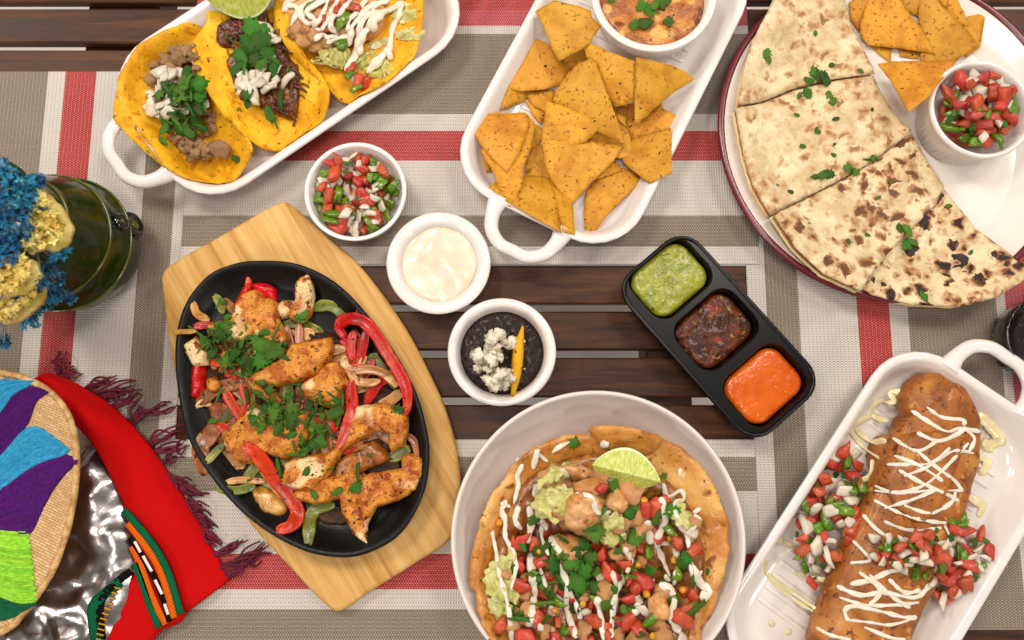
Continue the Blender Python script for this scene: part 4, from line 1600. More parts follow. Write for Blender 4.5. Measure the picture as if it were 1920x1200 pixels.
beef_pad(ky([(850, 200), (980, 140), (1200, 130), (1240, 260), (1000, 300), (900, 370), (830, 320)]), 1)
beef_pad(ky([(920, 430), (1260, 260), (1400, 460), (1500, 540), (1470, 640), (1450, 780), (1400, 900), (1260, 850), (1100, 780), (1000, 760), (940, 600)]), 2)
for k in range(110):
    x, y = inpoly(ky([(850, 200), (1000, 140), (1240, 130), (1300, 280), (1460, 520), (1480, 660), (1440, 860), (1300, 880), (1120, 760), (1250, 620), (980, 480), (900, 380)]), 1, rt)[0]
    a_ = rt.gauss(.9, .5)
    L_ = rt.uniform(6, 16)
    bend = rt.uniform(-4, 4)
    pts = [(x - L_ * math.cos(a_), y - L_ * math.sin(a_)), (x + bend, y - bend), (x + L_ * math.cos(a_), y + L_ * math.sin(a_))]
    drizzle(pts, rt.uniform(2.4, 5.0), t2, m_beef, 'beef_shred', 3, .9, k, False)
for pts in (ky([(1380, 860), (1410, 900), (1400, 940)]), ky([(1240, 800), (1340, 850), (1430, 880)]), ky([(1180, 740), (1260, 800), (1330, 820)])):
    drizzle(pts, 4, t2, m_beef, 'beef_shred', 3, .9, 1, False)
for x, y, s_ in ((1210, 215, 36), (1250, 270, 24), (1270, 300, 26), (1180, 500, 28), (1280, 510, 28), (1030, 580, 36), (990, 620, 38), (1100, 620, 38), (1190, 590, 38), (1190, 670, 32), (1100, 690, 30), (1270, 600, 30), (1350, 590, 36), (1000, 680, 30), (1105, 750, 22), (1230, 420, 32), (1140, 560, 34), (1060, 640, 30), (1150, 620, 30), (1020, 640, 30), (1240, 640, 30), (1090, 570, 30)):
    drop(t2, 'onion_piece', rt.choice(D_ONI), 200 + x / 4, y / 4, s_ * .72, rt, .5)
for x, y, s_, ml in ((1110, 250, 72, LEAF), (1150, 330, 60, LEAF), (1060, 330, 48, LEAF), (1000, 420, 44, FRAG), (1120, 440, 46, LEAF), (1200, 400, 40, LEAF), (980, 520, 36, FRAG), (1030, 500, 34, SHRD), (1300, 730, 46, SHRD), (1060, 680, 36, FRAG), (1060, 780, 26, FRAG), (1230, 860, 34, FRAG), (1265, 920, 22, SHRD), (930, 300, 30, SHRD), (1250, 440, 30, SHRD), (1360, 530, 22, SHRD), (990, 815, 12, FRAG), (1130, 100, 26, FRAG), (1250, 520, 34, FRAG), (1160, 480, 34, LEAF)):
    drop(t2, 'cilantro_leaf', rt.choice(ml), 200 + x / 4, y / 4, s_, rt, .35, rz=rt.uniform(-1, 1) if s_ < 60 else .5)

# taco 3 filling: fish, lettuce, tomato, cream
kz = lambda pts: crop(440, 0, 4, pts)
fillet('fish_piece', kz([(400, 60), (520, -60), (900, -80), (1140, 60), (1145, 200), (1080, 280), (960, 330), (700, 360), (540, 320), (420, 260)]), m_chickp, .014, 3, parent=t3, namp=.004, nsc=90, pct=55)
scatter(t3, kz([(400, 200), (560, 220), (700, 330), (600, 350), (440, 300)]), [('fish_piece', D_CHK, 10, 18, 32)], 61, .5)
for poly in (kz([(640, 380), (860, 360), (840, 470), (760, 500), (680, 470)]), kz([(960, 540), (1100, 420), (1190, 500), (1180, 550), (1040, 590)]), kz([(880, 420), (1000, 410), (990, 500), (900, 520)]), kz([(1180, 80), (1290, 10), (1390, 120), (1240, 170)]), kz([(1200, 240), (1370, 200), (1400, 290), (1260, 300)]), kz([(980, 360), (1130, 280), (1160, 320), (1060, 370)])):
    fillet('lettuce_leaf', poly, m_let, .0018, len(poly) + poly[0][0], parent=t3, namp=.0075, nsc=190, jg=.0035, res=.0016, pct=80)
for k in range(14):
    x, y = inpoly(kz([(560, 360), (900, 370), (1150, 400), (1180, 560), (900, 540), (640, 480)]), 1, rt)[0]
    a_ = rt.uniform(-1.8, 1.8)
    drizzle([(x - 16 * math.cos(a_), y - 16 * math.sin(a_)), (x + rt.uniform(-6, 6), y + rt.uniform(-6, 6)), (x + 16 * math.cos(a_), y + 16 * math.sin(a_))], rt.uniform(4, 8), t3, m_let, 'lettuce_shred', 4, .35, k, False)
for x, y, s_, ml in ((960, 620, 28, D_TOM), (925, 605, 22, D_TOM), (870, 520, 22, D_TOM), (890, 590, 20, D_ONI), (910, 660, 22, D_GRN), (780, 80, 26, D_TOM), (820, 150, 34, D_GRN), (560, 80, 26, D_GRN), (690, 200, 28, D_TOM), (800, 340, 30, D_GRN), (800, 10, 26, D_TOM), (860, 560, 22, D_GRN), (640, 20, 22, D_GRN), (640, 160, 26, D_TOM), (900, 60, 26, D_TOM)):
    drop(t3, {id(D_TOM): 'tomato_piece', id(D_GRN): 'pepper_piece', id(D_ONI): 'onion_piece'}[id(ml)], rt.choice(ml), 440 + x / 4, y / 4, s_, rt, .4)
for i, pts in enumerate(([(460, -20), (390, 20), (375, 80), (400, 40), (470, 60), (450, 130), (425, 185)], [(600, -20), (500, 60), (510, 140), (560, 180), (600, 150), (540, 90), (600, 40), (680, -10)],
                         [(700, -10), (680, 60), (640, 140), (600, 200), (650, 220), (700, 140), (740, 60), (780, -10)], [(870, -10), (790, 100), (740, 120), (720, 200), (770, 250), (700, 280), (650, 260), (600, 300)],
                         [(990, -10), (900, 110), (860, 140), (850, 220), (860, 260), (760, 290), (700, 320)], [(1150, 0), (1000, 60), (940, 130), (880, 200), (870, 260), (850, 330)],
                         [(1260, 20), (1130, 90), (1000, 110), (940, 200), (930, 300), (900, 420), (830, 520)], [(1040, 70), (1030, 180), (960, 260), (940, 400)], [(1250, 30), (1230, 120), (1190, 200), (1170, 300), (1160, 400)],
                         [(1160, 370), (1080, 450), (1000, 540)], [(1160, 400), (1170, 440)], [(1130, 80), (1040, 150), (1030, 220)])):
    drizzle(kz(pts), (10, 11, 10, 11, 10, 12, 13, 12, 11, 16, 14, 18)[i], t3, m_cream, 'cream_line', 7, .6, i)

lime(455, -8, math.radians(12), 124, 'pale green lime wedge leaning on the beef taco', roll=.30)

# ================================================================== FAJITAS IN THE SKILLET
fa = lambda pts: crop(320, 480, 4, pts)
fb = lambda pts: crop(320, 740, 4, pts)
FG = {'c': 'grilled chicken pieces in the skillet', 'r': 'red pepper strips in the skillet', 'g': 'green pepper strips in the skillet', 'o': 'onion strips in the skillet'}


def pstrip(pts, wpx, kind, label, h=.006, stand=0.0):
    nm, mt, ct = {'r': ('red_pepper_strip', m_red, 'pepper'), 'g': ('green_pepper_strip', m_gpep, 'pepper'), 'o': ('onion_strip', m_onion, 'onion'), 'b': ('onion_strip', m_onbrown, 'onion'), 'm': ('mushroom_slice', m_mush, 'mushroom')}[kind]
    if kind in 'ob':
        h, wpx = h * .62, wpx * 1.1
    elif kind in 'rg':
        h = h * .72
    strip(nm, pts, wpx, mt, h, label, ct, FG.get(kind if kind != 'b' else 'o') or 'dark vegetable slices in the skillet', stand=stand)


# lowest layer
pstrip(fb([(1120, 880), (1220, 900), (1330, 900)]), 30, 'm', 'dark browned slice at the skillet rim between pepper and chicken', .007)
pstrip(fb([(1500, 570), (1590, 540), (1690, 530)]), 30, 'm', 'dark slice beside the translucent onion slab', .008)
pstrip(fa([(1420, 1090), (1530, 1060), (1660, 1050)]), 34, 'm', 'dark slice inside the curve of the long red pepper', .007)
pstrip(fa([(860, 590), (960, 600), (1080, 600)]), 24, 'm', 'dark slice under the green pepper strips', .006)
for q in ([(560, 760), (720, 760)], [(560, 1000), (760, 1040)], [(300, 900), (430, 980)], [(760, 1100), (900, 1100)]):
    pstrip(fa(q), 34, 'm', 'dark browned slice buried under the chicken', .008)
pstrip(fb([(300, 50), (370, 160), (310, 280), (230, 380), (230, 470), (250, 580)]), 27, 'b', 'long browned onion strip curving over the skillet rim', .006)
pstrip(fb([(330, 90), (420, 200), (360, 330)]), 30, 'b', 'browned onion strip along the skillet wall', .006)
pstrip(fb([(410, 420), (460, 480), (540, 530)]), 24, 'o', 'pale onion strip under the chicken and orange pepper', .005)
pstrip(fa([(170, 350), (190, 420), (230, 455), (280, 475)]), 12, 'o', 'thin pale onion crescent against the bare skillet wall', .005)
pstrip(fa([(30, 572), (90, 568), (180, 565)]), 8, 'o', 'straight onion sliver sticking out past the skillet rim', .004, .004)
pstrip(fa([(390, 335), (440, 370), (490, 430)]), 14, 'b', 'browned onion strip beside the red pepper tip', .005)
pstrip(fa([(330, 300), (370, 350), (390, 420)]), 15, 'g', 'short green pepper piece leaning on the skillet wall', .004)
pstrip(fa([(195, 1130), (245, 1100), (300, 1115)]), 11, 'o', 'small onion curl beside the red pepper square', .005)
pstrip(fb([(1770, 300), (1830, 360), (1860, 480)]), 12, 'b', 'thin onion strip at the skillet wall beside chicken', .005)
pstrip(fb([(1650, 480), (1720, 440), (1780, 410)]), 24, 'g', 'green pepper strip tucked behind the chicken fork', .006)
pstrip(fb([(350, 700), (480, 720), (620, 690)]), 15, 'g', 'green pepper strip with its tip on the skillet rim', .005)
pstrip(fb([(420, 655), (540, 640), (700, 650)]), 11, 'o', 'onion strip lying along a green pepper strip', .005)
pstrip(fb([(640, 590), (720, 660), (790, 690)]), 16, 'g', 'green pepper strip crossing under the orange red pepper', .005)
pstrip(fb([(270, 510), (330, 440), (400, 370)]), 14, 'g', 'yellowish green pepper strip on browned onion', .005)
fillet('onion_strip', fb([(610, 710), (700, 690), (790, 720), (880, 850), (800, 910), (680, 850)]), m_onion, .006, 5, 'broad onion petal beside the curled red pepper', 'onion', FG['o'])
pstrip(fb([(1210, 830), (1100, 850), (1050, 920), (1040, 1010), (1035, 1120)]), 22, 'g', 'curved green pepper strip reaching down to the skillet rim', .007)
pstrip(fa([(1080, 395), (1160, 370), (1240, 390), (1290, 440), (1290, 490)]), 20, 'g', 'curved green pepper strip behind the chicken tip', .007)
pstrip(fa([(840, 520), (960, 510), (1060, 540), (1140, 590)]), 17, 'g', 'green pepper strip lying beside the big chicken pieces', .007)
pstrip(fa([(1470, 800), (1540, 760), (1600, 850), (1680, 980)]), 17, 'g', 'green pepper strip under the pale onion loop', .006)
pstrip(fa([(1410, 410), (1390, 450), (1370, 480)]), 8, 'b', 'tiny browned onion end above the red pepper bend', .004)
pstrip(fa([(1210, 600), (1220, 660), (1200, 700)]), 11, 'b', 'browned onion end beside the chicken slice', .006)
pstrip(fa([(1380, 570), (1390, 690), (1365, 810)]), 19, 'b', 'browned onion strip inside the bend of red pepper', .006, .003)
pstrip(fa([(1465, 570), (1440, 700), (1400, 810)]), 17, 'r', 'red pepper strip inside the bend of a longer one', .006, .003)
fillet('red_pepper_strip', fa([(590, 128), (612, 180), (618, 300), (560, 350), (515, 380), (500, 430), (480, 380), (540, 260)]), m_red, .007, 6, 'pointed red pepper piece against the skillet wall', 'pepper', FG['r'])
fillet('red_pepper_strip', fa([(620, 215), (700, 205), (780, 240), (803, 300), (790, 350), (700, 330), (640, 280)]), m_red, .008, 7, 'blunt red pepper piece behind the big chicken piece', 'pepper', FG['r'])
fillet('red_pepper_strip', fa([(180, 800), (270, 810), (265, 1040), (220, 1062), (160, 1040)]), m_red, .007, 8, 'squarish dark red pepper piece at the skillet wall', 'pepper', FG['r'])
pstrip(fa([(180, 530), (260, 520), (350, 525)]), 13, 'r', 'red pepper strip under the cilantro at the skillet edge', .006)
pstrip(fb([(430, 160), (520, 170), (610, 150)]), 20, 'r', 'red pepper strip half hidden beside browned onion', .006)
pstrip(fa([(1180, 790), (1260, 740), (1340, 680), (1290, 640)]), 16, 'r', 'short red pepper strip touching the bend of a longer one', .007, .003)
bed = fa([(250, 640), (420, 560), (700, 560), (1000, 560), (1330, 600), (1560, 760), (1660, 1000), (1700, 1260), (1640, 1500), (1420, 1640), (1200, 1760), (900, 1780), (640, 1640), (470, 1460), (330, 1240), (240, 950)])
wq = smooth_closed([(p.x, p.y) for p in (P(x, y, .030) for x, y in bed)], 4)
V, F = slab(jag(wq, .004, .004, 9.0), lambda x, y: .0250, .0058, .004, .0032, .0045, 170, seed=9.0)
mk('browned_vegetables', V, F, m_mush, label='dark layer of browned vegetables and pan sauce under the chicken', cat='vegetables')
# loose onion and pepper strips between and under the chicken
rfill = random.Random(300)
zone = fa([(260, 640), (560, 560), (1000, 560), (1400, 680), (1640, 1000), (1680, 1300), (1560, 1560), (1300, 1720), (900, 1760), (560, 1580), (360, 1300), (260, 900)])
for k in range(84):
    x, y = inpoly(zone, 1, rfill)[0]
    a_, L_ = rfill.uniform(0, 3.14), rfill.uniform(24, 46)
    b_ = rfill.uniform(-12, 12)
    kk = rfill.choice('obbbgr')
    pstrip([(x - L_ * math.cos(a_), y - L_ * math.sin(a_)), (x - b_ * math.sin(a_), y + b_ * math.cos(a_)), (x + L_ * math.cos(a_), y + L_ * math.sin(a_))], rfill.uniform(13, 24), kk,
           {'o': 'golden onion strip', 'b': 'browned onion strip', 'g': 'green pepper strip', 'r': 'red pepper strip'}[kk] + ' half buried under chicken and cilantro', .0045)
# chicken
chk = [
    (fa([(800, 390), (850, 345), (920, 345), (940, 380), (900, 450), (830, 470)]), .009, 'small browned chicken piece beside the standing chicken tip'),
    (fa([(1040, 165), (1060, 200), (1075, 300), (1060, 420), (1020, 480), (930, 480), (905, 440), (950, 350), (945, 250), (980, 185)]), .013, 'narrow pale chicken tip apart from the pile'),
    (fa([(120, 680), (200, 620), (290, 720), (280, 810), (180, 810), (140, 740)]), .010, 'chicken piece under cilantro against the skillet wall'),
    (fa([(490, 480), (520, 380), (560, 320), (640, 280), (690, 300), (710, 340), (740, 340), (785, 370), (780, 430), (820, 530), (865, 600), (850, 650), (760, 640), (680, 600), (560, 620), (440, 620), (340, 580), (330, 520), (400, 490)]), .013, 'big pale chicken piece with a ragged edge beside the red pepper tips'),
    (fa([(280, 930), (340, 910), (380, 960), (350, 1010), (280, 1000)]), .008, 'small chicken cube beside the red pepper square'),
    (fa([(580, 920), (760, 1000), (860, 1100), (780, 1120), (640, 1020)]), .009, 'chicken piece under the long browned slice'),
    (fb([(435, 300), (520, 230), (640, 120), (760, 180), (1000, 160), (1010, 300), (960, 420), (850, 470), (720, 430), (650, 500), (560, 490), (480, 420)]), .013, 'broad chicken piece crossed by the orange red pepper strip'),
    (fb([(980, 720), (1100, 680), (1200, 640), (1400, 590), (1460, 620), (1700, 580), (1690, 510), (1760, 480), (1840, 520), (1850, 620), (1800, 720), (1680, 790), (1540, 830), (1490, 920), (1470, 1000), (1520, 1080), (1500, 1105), (1440, 1050), (1380, 1000), (1310, 860), (1300, 780), (1150, 820), (1000, 770)]), .011, 'forked chicken piece with a tail pointing to the skillet wall'),
]
for i, (pl_, th, lb) in enumerate(chk):
    fillet('chicken_piece', pl_, m_chicken, th * .8, 20 + i, lb, 'chicken', FG['c'], pct=80, grow=1.16, edge=.0035, smoothpoly=False, nsc=90, namp=.005)
fillet('onion_strip', fb([(1260, 500), (1400, 400), (1530, 350), (1650, 470), (1480, 560), (1330, 620), (1230, 620)]), m_onbrown, .006, 9, 'translucent broad onion slab between two chicken pieces', 'onion', FG['o'])
fillet('chicken_piece', fb([(890, 640), (920, 500), (1010, 450), (1200, 430), (1330, 330), (1400, 110), (1600, 90), (1750, 150), (1750, 280), (1720, 380), (1640, 430), (1610, 370), (1620, 300), (1530, 290), (1370, 380), (1290, 450), (1220, 580), (1120, 680), (980, 680)]), m_chicken, .012, 31, 'long curved chicken piece running beside the translucent onion', 'chicken', FG['c'], pct=82, grow=1.10, edge=.0035, smoothpoly=False, nsc=90, namp=.005)
fillet('chicken_piece', fa([(1010, 960), (1110, 890), (1190, 820), (1260, 810), (1300, 860), (1330, 960), (1270, 1050), (1250, 1130), (1170, 1120), (1010, 1040)]), m_chicken, .012, 32, 'crusted chicken piece between the long slice and the red strip', 'chicken', FG['c'], pct=82, grow=1.10, edge=.0035, smoothpoly=False, nsc=90, namp=.005)
fillet('chicken_piece', fa([(600, 930), (700, 860), (880, 760), (920, 680), (1060, 650), (1190, 630), (1205, 700), (1180, 800), (1110, 880), (980, 940), (830, 965), (740, 960)]), m_chicken, .013, 33, 'long browned chicken slice lying across the middle of the skillet', 'chicken', FG['c'], pct=84, grow=1.10, edge=.0035, smoothpoly=False, nsc=90, namp=.005)
pstrip(fa([(1300, 760), (1310, 830), (1370, 860), (1480, 850), (1600, 880), (1690, 970)]), 14, 'o', 'long pale onion loop lying on green pepper', .006, .002)
pstrip(fa([(1340, 880), (1400, 940), (1500, 950), (1560, 940)]), 12, 'o', 'pale onion strip next to the onion loop', .006, .002)
pstrip(fa([(1300, 600), (1265, 540), (1290, 490), (1360, 470), (1450, 495), (1540, 590), (1620, 720), (1700, 850), (1765, 980), (1778, 1090), (1765, 1170)]), 21, 'r', 'long curved red pepper strip hugging the skillet wall', .010, .004)
pstrip([*fa([(1355, 950), (1360, 1090)]), *fb([(1360, 120), (1330, 250), (1265, 390)])], 22, 'r', 'glossy straight red pepper strip lying over the chicken', .008, .002)
pstrip(fb([(570, 390), (640, 440), (720, 540), (800, 650), (880, 740), (950, 860), (940, 940), (890, 990), (820, 1010)]), 25, 'r', 'orange red pepper strip with a curled end over the chicken', .009, .002)
ci = thing('chopped_cilantro', group_base(520, 720), 'chopped green cilantro heaped over the skillet fajitas', 'herbs')
leaves(ci, fa([(170, 560), (290, 540), (430, 460), (500, 600), (640, 600), (700, 560), (850, 660), (880, 760), (720, 830), (640, 880), (480, 920), (400, 820), (240, 680)]), 9, 22, 26, 71, 1.1, .8)
leaves(ci, [*fa([(560, 1000), (720, 990), (860, 1040), (980, 930), (1020, 1050), (1200, 1010), (1320, 1000), (1270, 1150)]), *fb([(1270, 150), (1180, 380), (1080, 380), (940, 480), (920, 330), (620, 250), (560, 90)])], 10, 26, 30, 72, 1.1, .8)
rc_ = random.Random(9)
for x, y, s_, ml in ((960, 470, 30, FRAG), (1000, 440, 28, FRAG), (670, 950, 26, FRAG), (360, 1040, 30, SHRD), (390, 830, 36, SHRD), (410, 500, 36, SHRD), (350, 560, 40, SHRD), (790, 560, 34, SHRD), (690, 660, 56, LEAF), (780, 700, 52, LEAF), (680, 770, 46, LEAF), (470, 740, 36, LEAF), (370, 600, 34, LEAF), (560, 540, 16, SHRD), (1680, 1160, 36, LEAF), (1720, 1150, 26, FRAG), (360, 350, 26, SHRD), (400, 350, 12, FRAG)):
    drop(ci, 'cilantro_leaf' if ml is not SHRD else 'cilantro_stem', rc_.choice(ml), 320 + x / 4, 480 + y / 4, s_, rc_, .5)
for x, y, s_, ml in ((810, 560, 42, SHRD), (1380, 680, 34, LEAF), (1400, 580, 38, SHRD), (1250, 720, 26, FRAG), (1490, 450, 12, FRAG), (1070, 750, 22, FRAG), (1020, 580, 22, FRAG), (1180, 560, 26, SHRD), (310, 200, 22, FRAG), (940, 450, 40, SHRD), (1120, 360, 36, LEAF), (880, 190, 44, LEAF), (760, 150, 36, LEAF), (1230, 140, 40, FRAG)):
    drop(ci, 'cilantro_leaf' if ml is not SHRD else 'cilantro_stem', rc_.choice(ml), 320 + x / 4, 740 + y / 4, s_, rc_, .5)

# ================================================================== TOSTADA
ks = lambda pts: crop(840, 720, 2.5, pts)
sh = ks([(715, 262), (700, 235), (640, 232), (560, 236), (480, 262), (400, 300), (340, 350), (285, 400), (265, 450), (215, 500), (180, 560), (150, 650), (125, 740), (100, 840), (98, 960), (130, 980), (135, 1060), (160, 1140), (210, 1240), (300, 1340), (480, 1440), (700, 1490), (900, 1450), (1080, 1370), (1180, 1280), (1210, 1150), (1245, 1110), (1270, 1030), (1300, 900), (1318, 760), (1312, 640), (1270, 530), (1230, 440), (1170, 360), (1100, 300), (980, 240), (860, 205), (740, 192), (672, 205), (672, 232)])
ZS = .060
w = [(p.x, p.y) for p in (P(x, y, ZS) for x, y in sh)]
wA = np.array(w)
cS = np.array([P(*ks([(700, 840)])[0], ZS).x, P(*ks([(700, 840)])[0], ZS).y])
ts = thing('tostada_salad', (cS[0], cS[1], .012), 'crisp fried tortilla bowl filled with chicken salad and cream lines', 'tostada')
Rs = np.linalg.norm(wA - cS, axis=1).mean()


def shell_z(x, y):
    d = math.hypot(x - cS[0], y - cS[1]) / Rs
    a = math.atan2(y - cS[1], x - cS[0])
    wav = .003 * math.sin(a * 5 + 1) + .002 * math.sin(a * 9 + 2)
    k = min(max((d - .52) / .48, 0), 1.15)
    return .020 + (.036 + wav) * k ** .8 + .002 * noise.noise(Vector((x * 60, y * 60, 3)))


V, F = slab(jag(w, .0012, .003, 4.4), shell_z, .0030, .0014, .0040, .0020, 120, seed=4.0)
mk('fried_shell', V, F, m_shell, ts)
# overlapping flap of the fold
flap = ks([(672, 232), (660, 215), (700, 195), (800, 195), (900, 215), (1000, 255), (960, 330), (820, 330), (720, 290)])
wf = smooth_closed([(p.x, p.y) for p in (P(x, y, ZS + .002) for x, y in flap)], 4)
V, F = slab(wf, lambda x, y: shell_z(x, y) + .0032, .0026, .0014, .004, .0015, 120, seed=6)
mk('fried_flap', V, F, m_shell, ts)
# mound of filling under the visible pieces
mound = ks([(380, 440), (560, 350), (760, 330), (980, 420), (1120, 560), (1190, 760), (1180, 960), (1120, 1180), (960, 1330), (700, 1380), (440, 1300), (260, 1140), (200, 960), (220, 780), (290, 580)])
wm = smooth_closed([(p.x, p.y) for p in (P(x, y, .05) for x, y in mound)], 3)
V, F = slab(wm, lambda x, y: shell_z(x, y) + .001, .016, .03, .0045, .003, 90, seed=2)
mk('bean_filling', V, F, m_onbrown, ts)
rq = random.Random(91)
salad = ks([(300, 700), (420, 600), (600, 640), (760, 560), (900, 480), (1080, 560), (1170, 720), (1190, 900), (1160, 1080), (1090, 1230), (700, 1290), (330, 1230), (260, 1000)])
scatter(ts, salad, [('tomato_piece', D_TOM, 56, 16, 28), ('onion_piece', D_ONI, 44, 16, 26), ('pepper_piece', D_GRN, 20, 20, 32), ('corn_kernel', D_COR, 10, 10, 15), ('chicken_chunk', D_CHK, 34, 22, 44)], 92, .6)
scatter(ts, ks([(400, 480), (560, 400), (700, 430), (860, 480), (920, 600), (700, 700), (430, 660)]), [('chicken_chunk', D_CHK, 16, 34, 60), ('onion_piece', D_ONI, 8, 22, 32)], 95, .5)
for poly, mt, th in ((([(430, 450), (530, 370), (600, 375), (650, 400), (580, 425), (440, 480)]), m_let, .003), (([(400, 560), (470, 480), (590, 500), (550, 640), (440, 630)]), m_let, .004), (([(560, 540), (640, 500), (720, 560), (690, 650), (600, 690), (545, 650)]), m_chickp, .008),
                     (([(600, 460), (700, 440), (740, 480), (700, 520), (600, 510)]), m_chickp, .009), (([(480, 720), (570, 700), (660, 760), (580, 830), (500, 800)]), m_chickp, .008), (([(725, 620), (800, 620), (828, 705), (735, 760)]), m_let, .003),
                     (([(165, 930), (215, 830), (300, 790), (295, 900), (330, 1020), (230, 1030)]), m_let, .004), (([(1030, 560), (1110, 570), (1130, 660), (1050, 640)]), m_let, .003), (([(940, 1000), (1010, 980), (1040, 1090), (950, 1090)]), m_chickp, .008),
                     (([(720, 560), (790, 490), (840, 560), (800, 610)]), m_chickp, .008), (([(180, 1010), (230, 1000), (300, 1060), (230, 1100)]), m_let, .003), (([(540, 380), (660, 390), (690, 430), (600, 450)]), m_chickp, .006)):
    fillet('lettuce_leaf' if mt is m_let else 'chicken_chunk', ks(poly), mt, th * (.6 if mt is m_let else 1), poly[0][0] * .1, parent=ts, namp=.0085 if mt is m_let else .005, nsc=170 if mt is m_let else 120, pct=80, res=.0016, jg=.0040 if mt is m_let else .0012)
for x, y, s_ in ((960, 575, 40), (930, 590, 36), (335, 745, 34), (1080, 740, 38), (1155, 775, 34), (980, 710, 36), (720, 800, 36), (760, 890, 44), (340, 850, 30), (340, 950, 40), (440, 830, 34), (920, 930, 46), (880, 960, 36), (470, 900, 30), (1100, 1100, 40), (250, 1130, 44), (360, 1180, 40), (850, 1110, 44), (890, 1150, 36), (690, 1110, 40), (500, 1190, 34), (420, 1090, 36), (850, 1010, 30), (830, 850, 30), (900, 770, 26), (720, 490, 24)):
    drop(ts, 'tomato_piece', rq.choice(D_TOM), 840 + x / 2.5, 720 + y / 2.5, s_ * .78, rq, .5)
for x, y in ((430, 780), (240, 650), (930, 985), (1060, 825), (1100, 965), (630, 1030), (960, 1180), (920, 545), (500, 1060), (890, 850)):
    drop(ts, 'corn_kernel', rq.choice(D_COR), 840 + x / 2.5, 720 + y / 2.5, 15, rq, .5)
leaves(ts, ks([(440, 780), (640, 760), (720, 900), (640, 980), (480, 1000), (400, 960)]), 8, 14, 6, 93, 1.15)
leaves(ts, salad, 8, 18, 10, 94, 1.0)
for x, y, s_, ml in ((690, 690, 46, LEAF), (850, 600, 40, FRAG), (400, 640, 34, FRAG), (590, 270, 30, LEAF), (880, 910, 40, SHRD), (1140, 870, 50, SHRD), (1120, 810, 34, LEAF), (1160, 1060, 60, SHRD), (1220, 880, 16, FRAG), (480, 990, 50, SHRD), (440, 1030, 46, SHRD), (340, 1100, 52, SHRD), (600, 920, 60, LEAF), (500, 850, 46, FRAG), (660, 820, 44, LEAF), (640, 880, 40, LEAF), (750, 1030, 40, LEAF), (830, 1060, 26, FRAG), (780, 480, 34, FRAG), (690, 950, 34, LEAF), (1010, 435, 22, FRAG)):
    drop(ts, 'cilantro_leaf', rq.choice(ml), 840 + x / 2.5, 720 + y / 2.5, s_, rq, .4)
DZ = [([(320, 350), (345, 380), (325, 430), (330, 480), (310, 560)], 9), ([(205, 690), (225, 780), (240, 880), (265, 980), (285, 1060), (300, 1200)], 8), ([(270, 550), (250, 590), (268, 640), (270, 720), (310, 790), (318, 860), (300, 960)], 8), ([(425, 295), (410, 340), (400, 395)], 10), ([(425, 330), (465, 362)], 6),
      ([(380, 580), (390, 650), (375, 740)], 10), ([(385, 800), (395, 900), (405, 980), (390, 1080)], 13), ([(440, 640), (440, 720), (470, 800)], 7), ([(430, 860), (460, 950)], 8), ([(480, 720), (505, 760), (530, 790)], 10), ([(520, 850), (560, 940), (555, 1030), (570, 1100), (600, 1180)], 11), ([(560, 960), (600, 1030), (620, 1100)], 8),
      ([(1010, 470), (1030, 530), (1090, 500), (1105, 540), (1060, 565), (1090, 660), (1120, 700), (1130, 780)], 9), ([(1140, 850), (1180, 930), (1225, 970), (1190, 1000)], 14), ([(1180, 585), (1150, 610), (1180, 640), (1120, 700)], 8), ([(1000, 540), (1015, 640), (980, 740), (1010, 830), (1040, 900)], 11), ([(1000, 940), (1060, 1000), (1050, 1090), (1090, 1170)], 15),
      ([(700, 1010), (715, 1090), (735, 1200)], 12), ([(810, 920), (785, 1000), (770, 1100), (765, 1180)], 10), ([(600, 515), (670, 530), (700, 600), (760, 600)], 9), ([(935, 650), (950, 740)], 14), ([(830, 770), (860, 830), (840, 880)], 12), ([(770, 880), (790, 950)], 8), ([(870, 1080), (900, 1030), (880, 1000)], 13), ([(330, 580), (315, 640), (345, 680)], 9), ([(490, 320), (530, 290), (570, 275)], 9), ([(720, 290), (745, 275)], 11), ([(1090, 400), (1085, 430)], 7), ([(1070, 880), (1060, 940)], 10), ([(370, 1130), (400, 1110), (440, 1150)], 11), ([(250, 560), (290, 575)], 8)]
for i, (pts, wpx) in enumerate(DZ):
    drizzle(ks(pts), wpx * 1.1, ts, m_cream, 'cream_line', 6, .34, i * 1.7, True, 3)
lime(1173, 884, math.radians(-14), 128, 'bright lime wedge on top of the tostada salad', roll=.30)

# ================================================================== BURRITO
kb = lambda pts: crop(1370, 640, 2.144, pts)
bt_ = thing('fried_burrito', (*P(1680, 980, .02)[:2], .0105), 'long golden fried burrito lying in the ridged white dish', 'burrito')
sec = [(1745, 748, 116), (1751, 757, 138), (1757, 772, 150), (1761, 796, 158), (1756, 840, 167), (1727, 920, 180), (1700, 990, 184), (1673, 1050, 184), (1646, 1110, 180), (1622, 1170, 180), (1604, 1230, 178), (1590, 1290, 150), (1584, 1330, 60)]
BH = .038
pts, W, Hh = [], [], []
for x, y, wp in sec:
    z = .0100 + BH * .5
    p = P(x, y, z + .006)
    wm_ = rad(x, y, z, wp)
    pts.append((p.x, p.y, z))
    W.append(wm_ * .97)
    Hh.append(BH * min(1, .45 + wp / 300))
V, F = sweep(pts, W, Hh, n=40, sub=8, power=2.8)
V = np.array(V)
for v_ in V:
    q = Vector(v_)
    d = noise.noise(q * 42) * .0010 + noise.noise(q * 110) * .0008 - .0006 * max(0, .25 - abs(noise.noise(Vector((q.x * 60 + q.y * 30, q.y * 18 - q.x * 40, q.z * 20))))) * 4
    v_[2] += d
    v_[0] += d * .5
V[:, 2] = np.maximum(V[:, 2], .0105)
mk('rolled_tortilla', V, F, m_burrito, bt_)
